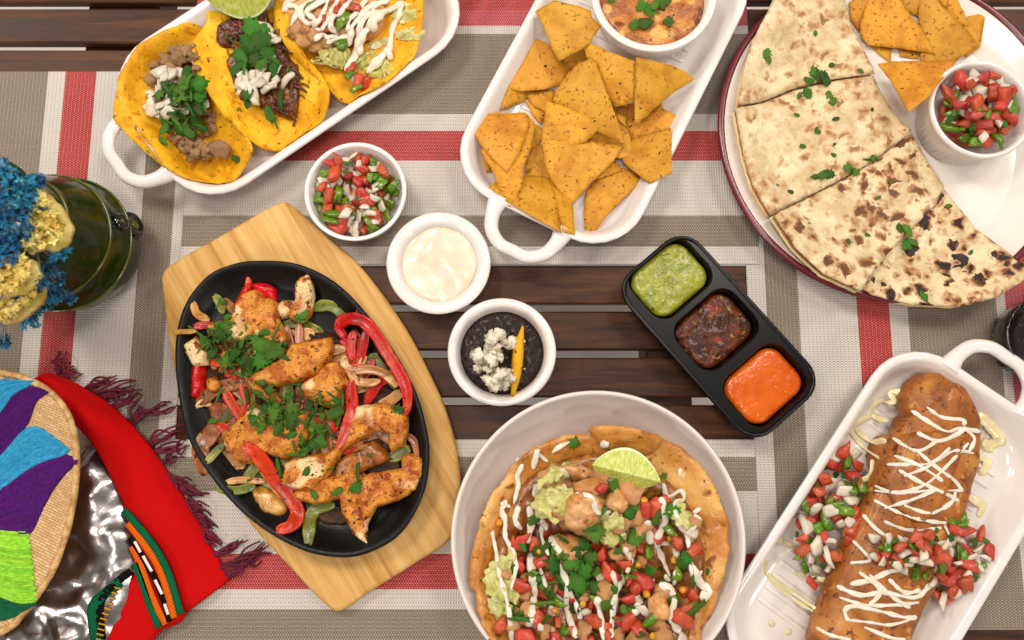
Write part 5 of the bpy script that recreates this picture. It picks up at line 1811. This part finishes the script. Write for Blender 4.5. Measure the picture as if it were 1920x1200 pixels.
# folded outer flap: a second layer whose edge crosses the burrito near its end
fp = kb([(672, 392), (720, 372), (800, 364), (890, 372), (948, 400), (915, 520), (868, 640), (790, 730), (700, 700), (640, 610), (625, 560), (640, 470)])
wf = smooth_closed([(p.x, p.y) for p in (P(x, y, .052) for x, y in fp)], 4)
V, F = slab(jag(wf, .001, .003, 2.2), lambda x, y: topavg(x, y, 3) - .0004, .0042, .0008, .0030, .0005, 90, seed=8)
mk('folded_flap', V, F, m_burrito, bt_)
rbk = random.Random(17)
for i, pts in enumerate(([(790, 265), (850, 305), (930, 315), (940, 335)], [(730, 280), (860, 360), (920, 350), (1000, 362)], [(755, 370), (830, 400), (900, 380), (940, 350)], [(655, 390), (750, 440), (830, 400)], [(750, 440), (820, 500), (900, 560), (930, 600)],
                         [(630, 495), (720, 495), (800, 490), (900, 440), (975, 450)], [(680, 520), (770, 570), (860, 610), (915, 640)], [(580, 580), (650, 605), (750, 590), (830, 540), (955, 410)], [(580, 600), (680, 610), (800, 600), (925, 600)], [(580, 640), (680, 690), (780, 720), (865, 730)],
                         [(700, 660), (800, 690), (885, 650), (905, 600)], [(620, 725), (720, 760), (845, 750)], [(535, 700), (580, 750), (620, 780)], [(485, 890), (560, 880), (530, 840), (490, 800)], [(485, 975), (560, 960), (640, 925), (700, 920)], [(430, 985), (520, 1020), (620, 1010), (740, 1030), (800, 980)],
                         [(440, 1030), (540, 1060), (660, 1060), (755, 1050)], [(470, 1120), (460, 1080), (500, 1065), (600, 1085), (700, 1110), (745, 1110)], [(470, 1120), (560, 1130), (640, 1140), (720, 1120)], [(560, 940), (640, 1020), (720, 1070)], [(520, 930), (600, 1000), (560, 1060)], [(345, 1150), (400, 1180), (480, 1200)], [(540, 1150), (640, 1190), (700, 1200)],
                         [(660, 460), (760, 500), (850, 560)], [(940, 350), (980, 390), (960, 440)], [(700, 540), (800, 500), (880, 430)], [(620, 670), (720, 640), (820, 600)], [(640, 960), (700, 1010), (760, 1000)])):
    drizzle(kb(pts), rbk.uniform(5.5, 8.5), bt_, m_cream, 'cream_line', 8, .34, i * 2.1, True, 3)
# thin cream on the dish floor
for i, (pts, wpx) in enumerate((([(700, 205), (640, 205), (660, 245), (600, 240), (560, 290), (630, 320)], 11), ([(480, 360), (540, 430), (600, 470)], 8), ([(560, 300), (500, 340), (560, 400), (620, 400)], 9), ([(145, 880), (150, 940), (250, 1010), (350, 1080)], 8), ([(180, 790), (220, 810), (260, 830)], 12), ([(160, 960), (260, 1040), (340, 1090)], 7),
                                ([(1010, 300), (1060, 350), (1080, 390), (1030, 420)], 26), ([(1000, 450), (1030, 490), (1010, 530)], 18), ([(950, 620), (1010, 660), (1000, 700)], 14), ([(570, 480), (560, 540), (520, 560)], 12), ([(160, 1140), (170, 1130)], 11), ([(230, 1160), (235, 1175)], 11), ([(260, 930), (330, 950), (380, 960)], 10))):
    o = drizzle(kb(pts), wpx, None, m_creamy, 'cream_streak', 6, .25, i * 1.3)
    tag(o, 'thin yellowish cream streak on the floor of the burrito dish', 'cream', 'cream streaks in the burrito dish')
pico([(1566, 848), (1600, 838), (1626, 900), (1604, 960), (1592, 1010), (1562, 1066), (1520, 1096), (1486, 1030), (1502, 960), (1532, 900)], group_base(1550, 960), 'diced salsa heap on the dish floor along the burrito', 26, 24, 14, 16, 33, .9)
pico([(1640, 1010), (1740, 1000), (1790, 975), (1845, 1000), (1858, 1040), (1820, 1108), (1772, 1130), (1720, 1080), (1640, 1050)], group_base(1770, 1050), 'diced salsa spilling over the burrito side onto the dish', 34, 34, 16, 18, 34, .86)

# ================================================================== GREEN JUG AND DRIED FLOWERS
zj = .050
cj = P(113, 455, zj)
jug = thing('green_jug', (cj.x, cj.y, .0016), 'shiny dark green glazed jug holding dried flowers', 'jug')
prof = [(.030, 0), (.040, .001), (.046, .008), (.0520, .022), (.0545, .036), (.0548, .042), (.0560, .0435), (.0560, .0455), (.0540, .047), (.0520, .060), (.0500, .066), (.0508, .068), (.0495, .071), (.045, .084), (.0395, .094), (.0365, .100), (.0370, .102), (.0355, .106), (.0335, .116), (.0345, .128), (.0375, .137), (.0390, .140), (.0375, .141), (.0345, .136), (.030, .118), (.029, .08)]
V, F = revolve((cj.x, cj.y, .0016), prof, 80)
mk('body', V, F, m_green, jug)
for rz_, zz_ in ((.0563, .046), (.0512, .0685), (.0375, .1025)):
    nr_ = 72
    ring_ = [[(cj.x + (rz_ + .0011 * math.cos(q)) * math.cos(a), cj.y + (rz_ + .0011 * math.cos(q)) * math.sin(a), zz_ + .0011 * math.sin(q)) for q in (2 * math.pi * k / 6 for k in range(6))] for a in (2 * math.pi * i / nr_ for i in range(nr_))]
    Vr = [p for r_ in ring_ for p in r_]
    Fr = [(i * 6 + k, ((i + 1) % nr_) * 6 + k, ((i + 1) % nr_) * 6 + (k + 1) % 6, i * 6 + (k + 1) % 6) for i in range(nr_) for k in range(6)]
    mk('raised_ring', Vr, Fr, m_gyel, jug)
hp = [(.040, .098, -.1), (.060, .112, 0), (.078, .106, 0), (.084, .085, 0), (.074, .062, 0), (.052, .046, 0)]
ha = math.radians(-118)
pts = [(cj.x + r_ * math.cos(ha), cj.y + r_ * math.sin(ha), z + .0016) for r_, z, _ in hp]
V, F = sweep(pts, [.016, .014, .013, .013, .014, .018], [.011, .010, .009, .009, .010, .012], n=12, sub=6, up=(math.cos(ha + 1.57), math.sin(ha + 1.57), 0.01))
mk('handle', V, F, m_green, jug)
for da, zz, rr_ in ((.36, .034, .0125), (.30, .056, .0075)):
    cx, cy, cz_ = cj.x + .0535 * math.cos(da), cj.y + .0535 * math.sin(da), zz
    nrm_ = Vector((math.cos(da), math.sin(da), .25)).normalized()
    tx = nrm_.cross(Vector((0, 0, 1))).normalized()
    ty = nrm_.cross(tx)
    rings = []
    for r2, off in ((rr_, -.004), (rr_, .001), (rr_ * .9, .003), (rr_ * .6, .0038), (rr_ * .45, .0026), (rr_ * .2, .0022)):
        rings.append([tuple(Vector((cx, cy, cz_)) + nrm_ * off + (tx * math.cos(a) + ty * math.sin(a)) * r2) for a in (2 * math.pi * k / 24 for k in range(24))])
    V, F = loft(rings)
    kn = mk('knob', V, F, m_gdark, jug)
    rings = [[tuple(Vector((cx, cy, cz_)) + nrm_ * off + (tx * math.cos(a) + ty * math.sin(a)) * r2) for a in (2 * math.pi * k / 16 for k in range(16))] for r2, off in ((rr_ * .36, .002), (rr_ * .3, .0035), (rr_ * .1, .0038))]
    V, F = loft(rings)
    mk('knob_centre', V, F, m_gyel, kn)

m_blue = M('blue_dried_flower', '2f86a8', '1b5f86', 120, rough=.7, var=.35, spots=((90, .6, .7, '7fb3c4'),))
m_yel = M('yellow_dried_flower', 'f2e39a', 'dcc260', 90, .35, .65, rough=.75, bumps=((260, .8, .002),), var=.08, sss=.2, sssr=.003)
m_stem = M('dried_stem', '8a8f8c', '5f6e70', 90, rough=.7)
mouth = Vector((cj.x, cj.y, .13))
rf = random.Random(63)


def floret(c, r_, V, F, rnd):
    """tiny five-petalled dried floret"""
    n_ = Vector((rnd.gauss(0, 1), rnd.gauss(0, 1), rnd.gauss(.6, 1))).normalized()
    a = n_.orthogonal().normalized()
    b = n_.cross(a)
    i0 = len(V)
    V.append(tuple(c - n_ * r_ * .4))
    k0 = rnd.random() * 6
    for k in range(5):
        t_ = k0 + 2 * math.pi * k / 5
        d = a * math.cos(t_) + b * math.sin(t_)
        d2 = a * math.cos(t_ + .55) + b * math.sin(t_ + .55)
        d0 = a * math.cos(t_ - .55) + b * math.sin(t_ - .55)
        V += [tuple(c + d0 * r_ * .6 + n_ * r_ * .1), tuple(c + d * r_ * rnd.uniform(.9, 1.2) + n_ * r_ * rnd.uniform(.1, .6)), tuple(c + d2 * r_ * .6 + n_ * r_ * .1)]
        j = i0 + 1 + k * 3
        F += [(i0, j, j + 1), (i0, j + 1, j + 2)]


def spray(px, py, z, rpx, count, label, fs=.0026, flat=.7):
    c = P(px, py, z)
    R_ = rad(px, py, z, rpx)
    t = thing('blue_flower_spray', mouth, label, 'flower', 'sprays of tiny blue dried flowers in the jug')
    V, F = [], []
    heads = []
    for _ in range(count):
        d = Vector((rf.gauss(0, 1), rf.gauss(0, 1), rf.gauss(0, 1))).normalized() * R_ * rf.random() ** .45
        d.z *= flat
        q = c + d
        heads.append(q)
        floret(q, fs * rf.uniform(.7, 1.5), V, F, rf)
    mk('florets', V, F, m_blue, t, smooth=False, hm=False)
    SV, SF = [], []
    for q in [c] + heads[::9]:
        st_ = mouth + (c - mouth) * (.55 if q is not c else 0)
        mid = (st_ + q) * .5 + Vector((rf.uniform(-.006, .006), rf.uniform(-.006, .006), .004))
        v_, f_ = sweep([tuple(st_), tuple(mid), tuple(q)], .0011, .0011, n=5, sub=4, roundend=False)
        b = len(SV)
        SV += list(v_)
        SF += [tuple(b + k for k in f2) for f2 in f_]
    mk('stems', SV, SF, m_stem, t, hm=False)


sprays = [(20, 355, .175, 46, 130, 'blue flower spray at the top of the bouquet beside the taupe stripe'), (52, 372, .170, 34, 90, 'blue flower spray pressed against the yellow ruffled flower'), (5, 420, .175, 55, 170, 'dense deep blue flower spray in the middle of the bouquet'),
          (-10, 470, .170, 50, 150, 'blue flower spray tucked under the yellow flowers'), (85, 520, .150, 32, 80, 'pale blue flower spray hanging over the jug shoulder'), (108, 470, .152, 20, 36, 'small blue flower sprig beside the yellow ruffle'), (98, 560, .125, 26, 40, 'loose blue flower sprig drooping beside the jug'),
          (58, 590, .115, 26, 44, 'blue flower sprig hanging below the yellow flower above the handle'), (38, 552, .150, 14, 26, 'tiny blue sprig between two yellow flowers'), (8, 640, .115, 14, 20, 'little blue sprig at the jug handle'), (75, 338, .165, 14, 22, 'single blue tip sticking out toward the placemat stripe'), (132, 556, .110, 13, 14, 'stray blue sprig end over the red stripe'), (5, 310, .180, 14, 18, 'stray blue sprig above the bouquet')]
for a in sprays:
    spray(*a)


def ruffle(polys, z, label, seed):
    t = thing('yellow_flower', mouth, label, 'flower', 'yellow ruffled dried flowers in the jug')
    rnd = random.Random(seed)
    V, F = [], []
    for poly in polys:
        for q in inpoly(poly, 280, rnd):
            zz = z + rnd.uniform(-.010, .006)
            c = P(q[0], q[1], zz)
            floret(c, rnd.uniform(.0020, .0040), V, F, rnd)
        wq = smooth_closed([(p.x, p.y) for p in (P(x, y, z) for x, y in poly)], 4)
        V2, F2 = slab(jag(wq, .002, .003, seed), lambda x, y: z - .012, .010, .008, .003, .005, 190, seed=seed)
        mk('flower_head', V2, F2, m_yel, t, hm=False)
    mk('petals', V, F, m_yel, t, smooth=False, hm=False)
    c = P(*np.mean(np.array(polys[0]), 0), z - .01)
    V, F = sweep([tuple(mouth + Vector((0, 0, -.02))), tuple((mouth + c) * .5), tuple(c)], .003, .003, n=6, sub=5)
    mk('stem', V, F, m_stem, t, hm=False)


kv = lambda pts: crop(0, 290, 3.243, pts)
ruffle([kv([(110, 260), (230, 210), (310, 280), (385, 400), (370, 500), (300, 570), (200, 560), (130, 580), (130, 530), (200, 490), (160, 440), (200, 350), (150, 310)])], .165, 'large C-shaped yellow ruffled flower against the jug neck', 1)
ruffle([kv([(-40, 660), (120, 610), (190, 680), (180, 760), (90, 830), (-40, 840)])], .165, 'rounded yellow ruffled flower below the C-shaped one', 2)
ruffle([kv([(-40, 920), (80, 870), (200, 760), (220, 850), (160, 920), (60, 1000), (-40, 1010)])], .150, 'yellow ruffled flower just above the jug handle', 3)

# ================================================================== FOIL, SASH, STRAW HAT
foil_poly = [(60, 930), (130, 850), (190, 850), (236, 950), (262, 1060), (240, 1160), (200, 1240), (20, 1260), (-60, 1200), (-60, 1020)]
wf = smooth_closed([(p.x, p.y) for p in (P(x, y, .02) for x, y in foil_poly)], 4)
V2, F2, d_ = fill(jag(wf, .002, .008, 3), .0058)


def crease(x, y, s_):
    q = Vector((x * s_, y * s_, .5))
    ds, ps = noise.voronoi(q)
    return ds[1] - ds[0]


V = []
for (x, y), dd_ in zip(V2, d_):
    k = min(1, dd_ / .02)
    V.append((x, y, .004 + .016 * k + .010 * crease(x, y, 26) * k + .0035 * crease(x, y, 70) + .004 * noise.noise(Vector((x * 40, y * 40, 0))) - .004 * abs(noise.noise(Vector((x * 55 + 9, y * 55, 4))))))
n_ = len(V)
FF = list(F2) + [tuple(n_ + k for k in reversed(f)) for f in F2]
V = V + [(x, y, max(z - .0006, .0030)) for x, y, z in V]
for a_, b_ in boundary_loop(F2):
    FF.append((b_, a_, n_ + a_, n_ + b_))
mk('foil_sheet', V, FF, m_foil, smooth=True, label='crumpled shiny aluminium foil between the sash and the straw hat', cat='foil')

m_sred = cloth_mat('red_woven_cloth', 'd8060c', 'b40408', .9)
m_sgrn = cloth_mat('green_woven_band', '0f7a52', '085a3a', .9)
m_sora = cloth_mat('orange_woven_band', 'f07a12', 'c85c08', .9)
m_sblk = cloth_mat('dark_woven_band', '1d1210', '0d0808', .9)
m_swht = M('white_woven_dash', 'efe4dc', rough=.8)
m_syel = M('yellow_stitch', 'd9a520', rough=.8)
sash = thing('woven_sash', (*P(250, 900, .01)[:2], .003), 'bright red woven sash with green and orange bands and maroon fringe', 'sash')
outer = smooth_open([np.array(p, float) for p in [(88, 698), (130, 712), (165, 732), (205, 757), (245, 795), (282, 838), (314, 884), (344, 930), (372, 978), (398, 1030), (436, 1084)]], 5)
inner = smooth_open([np.array(p, float) for p in [(58, 712), (92, 740), (135, 790), (172, 832), (200, 880), (224, 930), (248, 982), (270, 1030), (290, 1080), (312, 1130), (345, 1152)]], 5)
nn = len(outer)


def sash_z(u, v):
    """u along, v 0 outer .. 1 inner"""
    arch = .030 * max(0, 1 - abs(u - .0) * 1.6) + .004
    return arch * (.55 + .45 * v) + .010 * math.sin(math.pi * v) * (1 - .45 * u) + .0015 * math.sin(u * 17 + v * 5) + .0045


def ribbon(name, f0, f1, mat, lift, mv=8, i0=0, i1=None, parent=None, th=.0016):
    i1 = i1 or nn
    V, F = [], []
    rows = range(i0, i1)
    for i in rows:
        u = i / (nn - 1)
        for j in range(mv + 1):
            v = f0 + (f1 - f0) * j / mv
            q = outer[i] * (1 - v) + inner[i] * v
            z = sash_z(u, v) + lift
            p = P(q[0], q[1], z)
            V.append((p.x, p.y, p.z))
    R_ = len(list(rows))
    for i in range(R_ - 1):
        for j in range(mv):
            a = i * (mv + 1) + j
            F.append((a, a + 1, a + mv + 2, a + mv + 1))
    n0 = len(V)
    V2_ = V + [(x, y, max(z - th, .0031)) for x, y, z in V]
    FF_ = list(F) + [tuple(n0 + k for k in reversed(f)) for f in F]
    for a_, b_ in boundary_loop(F):
        FF_.append((b_, a_, n0 + a_, n0 + b_))
    return mk(name, V2_, FF_, mat, parent or sash)


ribbon('cloth', 0, 1, m_sred, 0, 18)
i0 = int(nn * .48)


def lower_cloth():
    """second layer of the folded sash with its woven bands, lying below the fold"""
    ed = [(228, 952), (262, 992), (300, 1046), (324, 1104), (346, 1150), (330, 1172), (296, 1186), (262, 1230), (190, 1240), (206, 1170), (226, 1120), (246, 1070), (252, 1020)]
    wq = smooth_closed([(p.x, p.y) for p in (P(x, y, .016) for x, y in ed)], 3)
    V, F = slab(wq, lambda x, y: .013 + .003 * noise.noise(Vector((x * 40, y * 40, 2))), .002, .0012, .005, .0008, 60)
    mk('under_fold', V, F, m_sred, sash)


lower_cloth()


def band(pts, wpx, mat, name, lift=.0006, cut=None):
    path = smooth_open([np.array(p, float) for p in pts], 8)
    V, F = [], []
    for i, q in enumerate(path):
        t_ = path[min(i + 1, len(path) - 1)] - path[max(i - 1, 0)]
        t_ = t_ / np.linalg.norm(t_)
        nrm_ = np.array([-t_[1], t_[0]])
        for s_ in (-.5, 0, .5):
            e = q + nrm_ * wpx * s_
            p = hit(e[0], e[1], .08)
            z = max(topavg(p.x, p.y, 1), .0172) + lift
            p = P(e[0], e[1], z)
            V.append((p.x, p.y, z))
    for i in range(len(path) - 1):
        for j in (0, 1):
            a = i * 3 + j
            F.append((a, a + 3, a + 4, a + 1))
    n0 = len(V)
    V2_ = V + [(x, y, z - .0012) for x, y, z in V]
    FF_ = list(F) + [tuple(n0 + k for k in reversed(f)) for f in F]
    for a_, b_ in boundary_loop(F):
        FF_.append((b_, a_, n0 + a_, n0 + b_))
    return mk(name, V2_, FF_, mat, sash, hm=False)


kc = lambda pts: crop(0, 660, 2.223, pts)
band(kc([(512, 660), (560, 710), (640, 810), (695, 910), (725, 1000), (752, 1092)]), 13, m_sgrn, 'green_band')
band(kc([(530, 715), (590, 790), (650, 880), (690, 980), (725, 1110)]), 12, m_sora, 'orange_band')
band(kc([(540, 770), (590, 850), (640, 940), (680, 1040), (705, 1125)]), 10, m_sblk, 'dark_band')
band(kc([(548, 810), (585, 890), (625, 1000), (660, 1080), (690, 1135)]), 12, m_sora, 'orange_band')
band(kc([(560, 880), (590, 960), (620, 1050), (660, 1150)]), 12, m_sgrn, 'green_band')
for q in ([(560, 790), (585, 835)], [(595, 850), (632, 915)], [(645, 950), (675, 1010)], [(685, 1050), (700, 1095)]):
    band(kc(q), 5, m_swht, 'white_dash', .0012)
band(kc([(545, 915), (480, 965), (430, 1020), (415, 1090), (425, 1200)]), 14, m_sblk, 'dark_band')
band(kc([(500, 960), (420, 1020), (385, 1070), (390, 1150), (400, 1200)]), 20, m_sgrn, 'green_band')
for k in range(11):
    u = k / 10
    x = 490 - 70 * math.sin(u * 1.5) - u * 6
    y = 985 + u * 215
    band(kc([(x - 14, y - 4), (x, y), (x + 14, y + 4)]), 2.5, m_syel, 'yellow_stitch', .0014)

# fringe
rfz = random.Random(88)
for bx, by, tx, ty, k in ((112, 700, 108, 668, 6), (122, 706, 138, 690, 5), (160, 730, 205, 712, 5), (172, 736, 252, 722, 4), (190, 745, 236, 735, 5), (215, 765, 258, 735, 4), (240, 790, 318, 752, 5), (248, 798, 262, 760, 4), (278, 832, 342, 806, 5), (290, 848, 342, 832, 5), (302, 866, 330, 855, 4), (318, 890, 352, 912, 5), (332, 910, 380, 930, 4), (350, 938, 384, 958, 5), (362, 960, 402, 985, 5), (380, 990, 410, 1015, 4), (405, 1040, 452, 1018, 4), (418, 1060, 492, 1028, 7), (426, 1075, 478, 1045, 6), (430, 1080, 462, 1062, 5)):
    t_ = mk('fringe_tassel', *sweep([(*P(bx, by, .006)[:2], .0065), (*P((bx + tx) / 2 - 4, (by + ty) / 2 + 5, .006)[:2], .0062), (*P(tx, ty, .005)[:2], .0050)], [.0042, .0034, .0010], [.0036, .003, .001], n=7, sub=5), m_fringe, sash)
    for q in range(k):
        ex, ey = tx + rfz.uniform(-14, 14), ty + rfz.uniform(-12, 12)
        mx, my = (bx + ex) / 2 + rfz.uniform(-9, 9), (by + ey) / 2 + rfz.uniform(-9, 9)
        m2x, m2y = (bx + 3 * ex) / 4 + rfz.uniform(-9, 9), (by + 3 * ey) / 4 + rfz.uniform(-9, 9)
        z = .006 + rfz.random() * .003
        V, F = sweep([(*P(bx + rfz.uniform(-6, 6), by + rfz.uniform(-6, 6), z)[:2], .007), (*P(mx, my, z)[:2], z + .002), (*P(m2x, m2y, z)[:2], z), (*P(ex, ey, z)[:2], .0045)], [.0022, .0020, .0017, .0010], [.0022, .002, .0017, .001], n=6, sub=5)
        mk('yarn', V, F, m_fringe, t_)

# straw hat: only the turned-up brim is in view
hat = thing('straw_hat', (*P(-60, 960, .0)[:2], .003), 'woven straw hat with bright embroidered yarn bands on its brim', 'hat')
brim = [(-200, 690), (0, 699), (60, 714), (104, 742), (134, 786), (146, 848), (143, 924), (126, 1004), (96, 1080), (48, 1148), (-4, 1190), (-200, 1260), (-420, 1180), (-480, 960), (-400, 760)]
HZ = .074
wh = smooth_closed([(p.x, p.y) for p in (P(x, y, HZ) for x, y in brim)], 6)
wh_c = np.mean(np.array(wh), 0)
wh_px = smooth_closed(brim, 6)


def hat_z(x, y):
    d = math.hypot(x - wh_c[0], (y - wh_c[1]) * 1.15) / .135
    return .036 + .034 * min(max(d, 0), 1.0) ** 1.6


wh = []
for x_, y_ in wh_px:
    z_ = .07
    for _ in range(6):
        p_ = P(x_ - 5, y_, z_)
        z_ = hat_z(p_.x, p_.y) + .004
    wh.append((p_.x, p_.y))
V, F = slab(jag(wh, .0006, .004, 5), hat_z, .0036, .0018, .0045, .0008, 200, seed=3)


def straw_mat():
    t = NT('straw_braid')
    co = t.coords(False)
    mp = t.n('ShaderNodeMapping')
    mp.inputs['Rotation'].default_value = (0, 0, .35)
    t.l(co, mp.inputs[0])
    br = t.n('ShaderNodeTexBrick')
    br.inputs['Scale'].default_value = 150
    br.inputs['Mortar Size'].default_value = .035
    br.inputs['Mortar Smooth'].default_value = .6
    br.inputs['Brick Width'].default_value = 1.0
    br.inputs['Row Height'].default_value = .30
    br.inputs['Color1'].default_value = lin('e3c396')
    br.inputs['Color2'].default_value = lin('cda672')
    br.inputs['Mortar'].default_value = lin('7d5a34')
    t.l(mp.outputs[0], br.inputs['Vector'])
    nz = t.noise(co, 60, 4)
    col = t.mix(t.math('MULTIPLY', t.smooth(nz, .4, .7), .35), br.outputs[0], lin('b98d5c'))
    t.l(col, t.b.inputs['Base Color'])
    t.b.inputs['Roughness'].default_value = .6
    nb = t.bump(br.outputs['Fac'], -.9, .0012)
    nb = t.bump(t.noise(co, 400, 3), .4, .0008, nb)
    t.l(nb, t.b.inputs['Normal'])
    return t.m


mk('brim', V, F, straw_mat(), hat)
ring = [np.array((x, y)) for x, y in wh]
pts = [(x, y, hat_z(x, y) + .0022) for x, y in wh] + [(wh[0][0], wh[0][1], hat_z(*wh[0]) + .0022)]
V, F = sweep(pts, .0052, .0048, n=8, sub=1, wob=.2)
mk('brim_edge', V, F, m_straw, hat)
V, F = revolve((wh_c[0] - .055, wh_c[1], .003), [(.034, 0), (.038, .001), (.037, .02), (.034, .036), (.028, .05), (.015, .056)], 48)
mk('crown', V, F, m_straw, hat, hm=False)
bands = [
    ('cyan', '45a9cf', '2f88b5', [(-60, 190), (0, 120), (60, 118), (140, 122)], [(-90, 330), (0, 250), (50, 180), (120, 140)]),
    ('purple', '5e1678', '470d5e', [(-90, 345), (0, 262), (70, 175), (140, 148), (205, 168)], [(-60, 470), (0, 425), (60, 360), (118, 280), (140, 190)]),
    ('cyan', '45a9cf', '2f88b5', [(-60, 480), (0, 440), (60, 370), (110, 322), (160, 318), (215, 352)], [(-60, 610), (0, 575), (110, 492), (190, 452), (255, 432), (292, 408)]),
    ('purple', '5e1678', '470d5e', [(-60, 620), (0, 582), (110, 498), (190, 455), (262, 438), (322, 456)], [(-60, 760), (0, 748), (60, 752), (118, 752), (165, 660), (240, 520)]),
    ('lime', 'a5dd4a', '84bd34', [(-60, 752), (0, 748), (60, 755), (118, 756)], [(-60, 1000), (0, 1020), (80, 1046), (152, 1042)]),
    ('dark green', '12704a', '0b5236', [(-60, 1005), (0, 1024), (80, 1050), (156, 1046)], [(-60, 1110), (0, 1118), (40, 1108), (70, 1098)]),
]
for nm, c1, c2, e0, e1 in bands:
    mt = yarn_mat(nm.replace(' ', '_') + '_yarn', c1, c2)
    bnd = thing('embroidered_band', tuple(WLOC[hat]))
    bnd.location = (0, 0, 0)
    bnd.parent = hat
    A = smooth_open([np.array(p, float) for p in kc(e0)], 12)
    B = smooth_open([np.array(p, float) for p in kc(e1)], 12)
    # strands run along the band, side by side, with ragged outer ends
    ns = 26
    rnd = random.Random(nm + c1)
    mA, mB = len(A), len(B)
    for s_ in range(ns + 1):
        f = s_ / ns
        end = 1.0 - (0 if s_ % 2 else .06) - rnd.random() * .03
        pts = []
        for k in range(12):
            u = k / 11 * end
            qa, qb = A[min(int(u * (mA - 1)), mA - 1)], B[min(int(u * (mB - 1)), mB - 1)]
            q = qa * (1 - f) + qb * f
            z = .06
            for _ in range(5):
                p = P(q[0], q[1], z)
                z = hat_z(p.x, p.y) + .0042
            pts.append((p.x, p.y, z))
        dist = np.linalg.norm(A[mA // 2] - B[mB // 2]) / ns / 2133 * 1.9
        V, F = sweep(pts, max(dist, .0016), .0016, n=6, sub=2, wob=.25)
        mk('yarn_strand', V, F, mt, bnd, hm=False)

# ================================================================== DARK WRAPPED BOWL AT THE TABLE EDGE
cd = P(1968, 634, .035)
Rd = rad(1968, 634, .035, 82)
V, F = revolve((cd.x, cd.y, .0016), [(Rd * .7, 0), (Rd * .8, .002), (Rd * .95, .02), (Rd, .033), (Rd * .98, .0355), (Rd * .93, .034), (Rd * .80, .022), (Rd * .4, .018)], 90,
               lambda k, i, n: .0016 * noise.noise(Vector((math.cos(i * 2 * math.pi / n) * 9, math.sin(i * 2 * math.pi / n) * 9, k * .8))))
mk('wrapped_bowl', V, F, m_dark, label='dark brown bowl with a crinkled shiny rim at the table edge', cat='bowl')
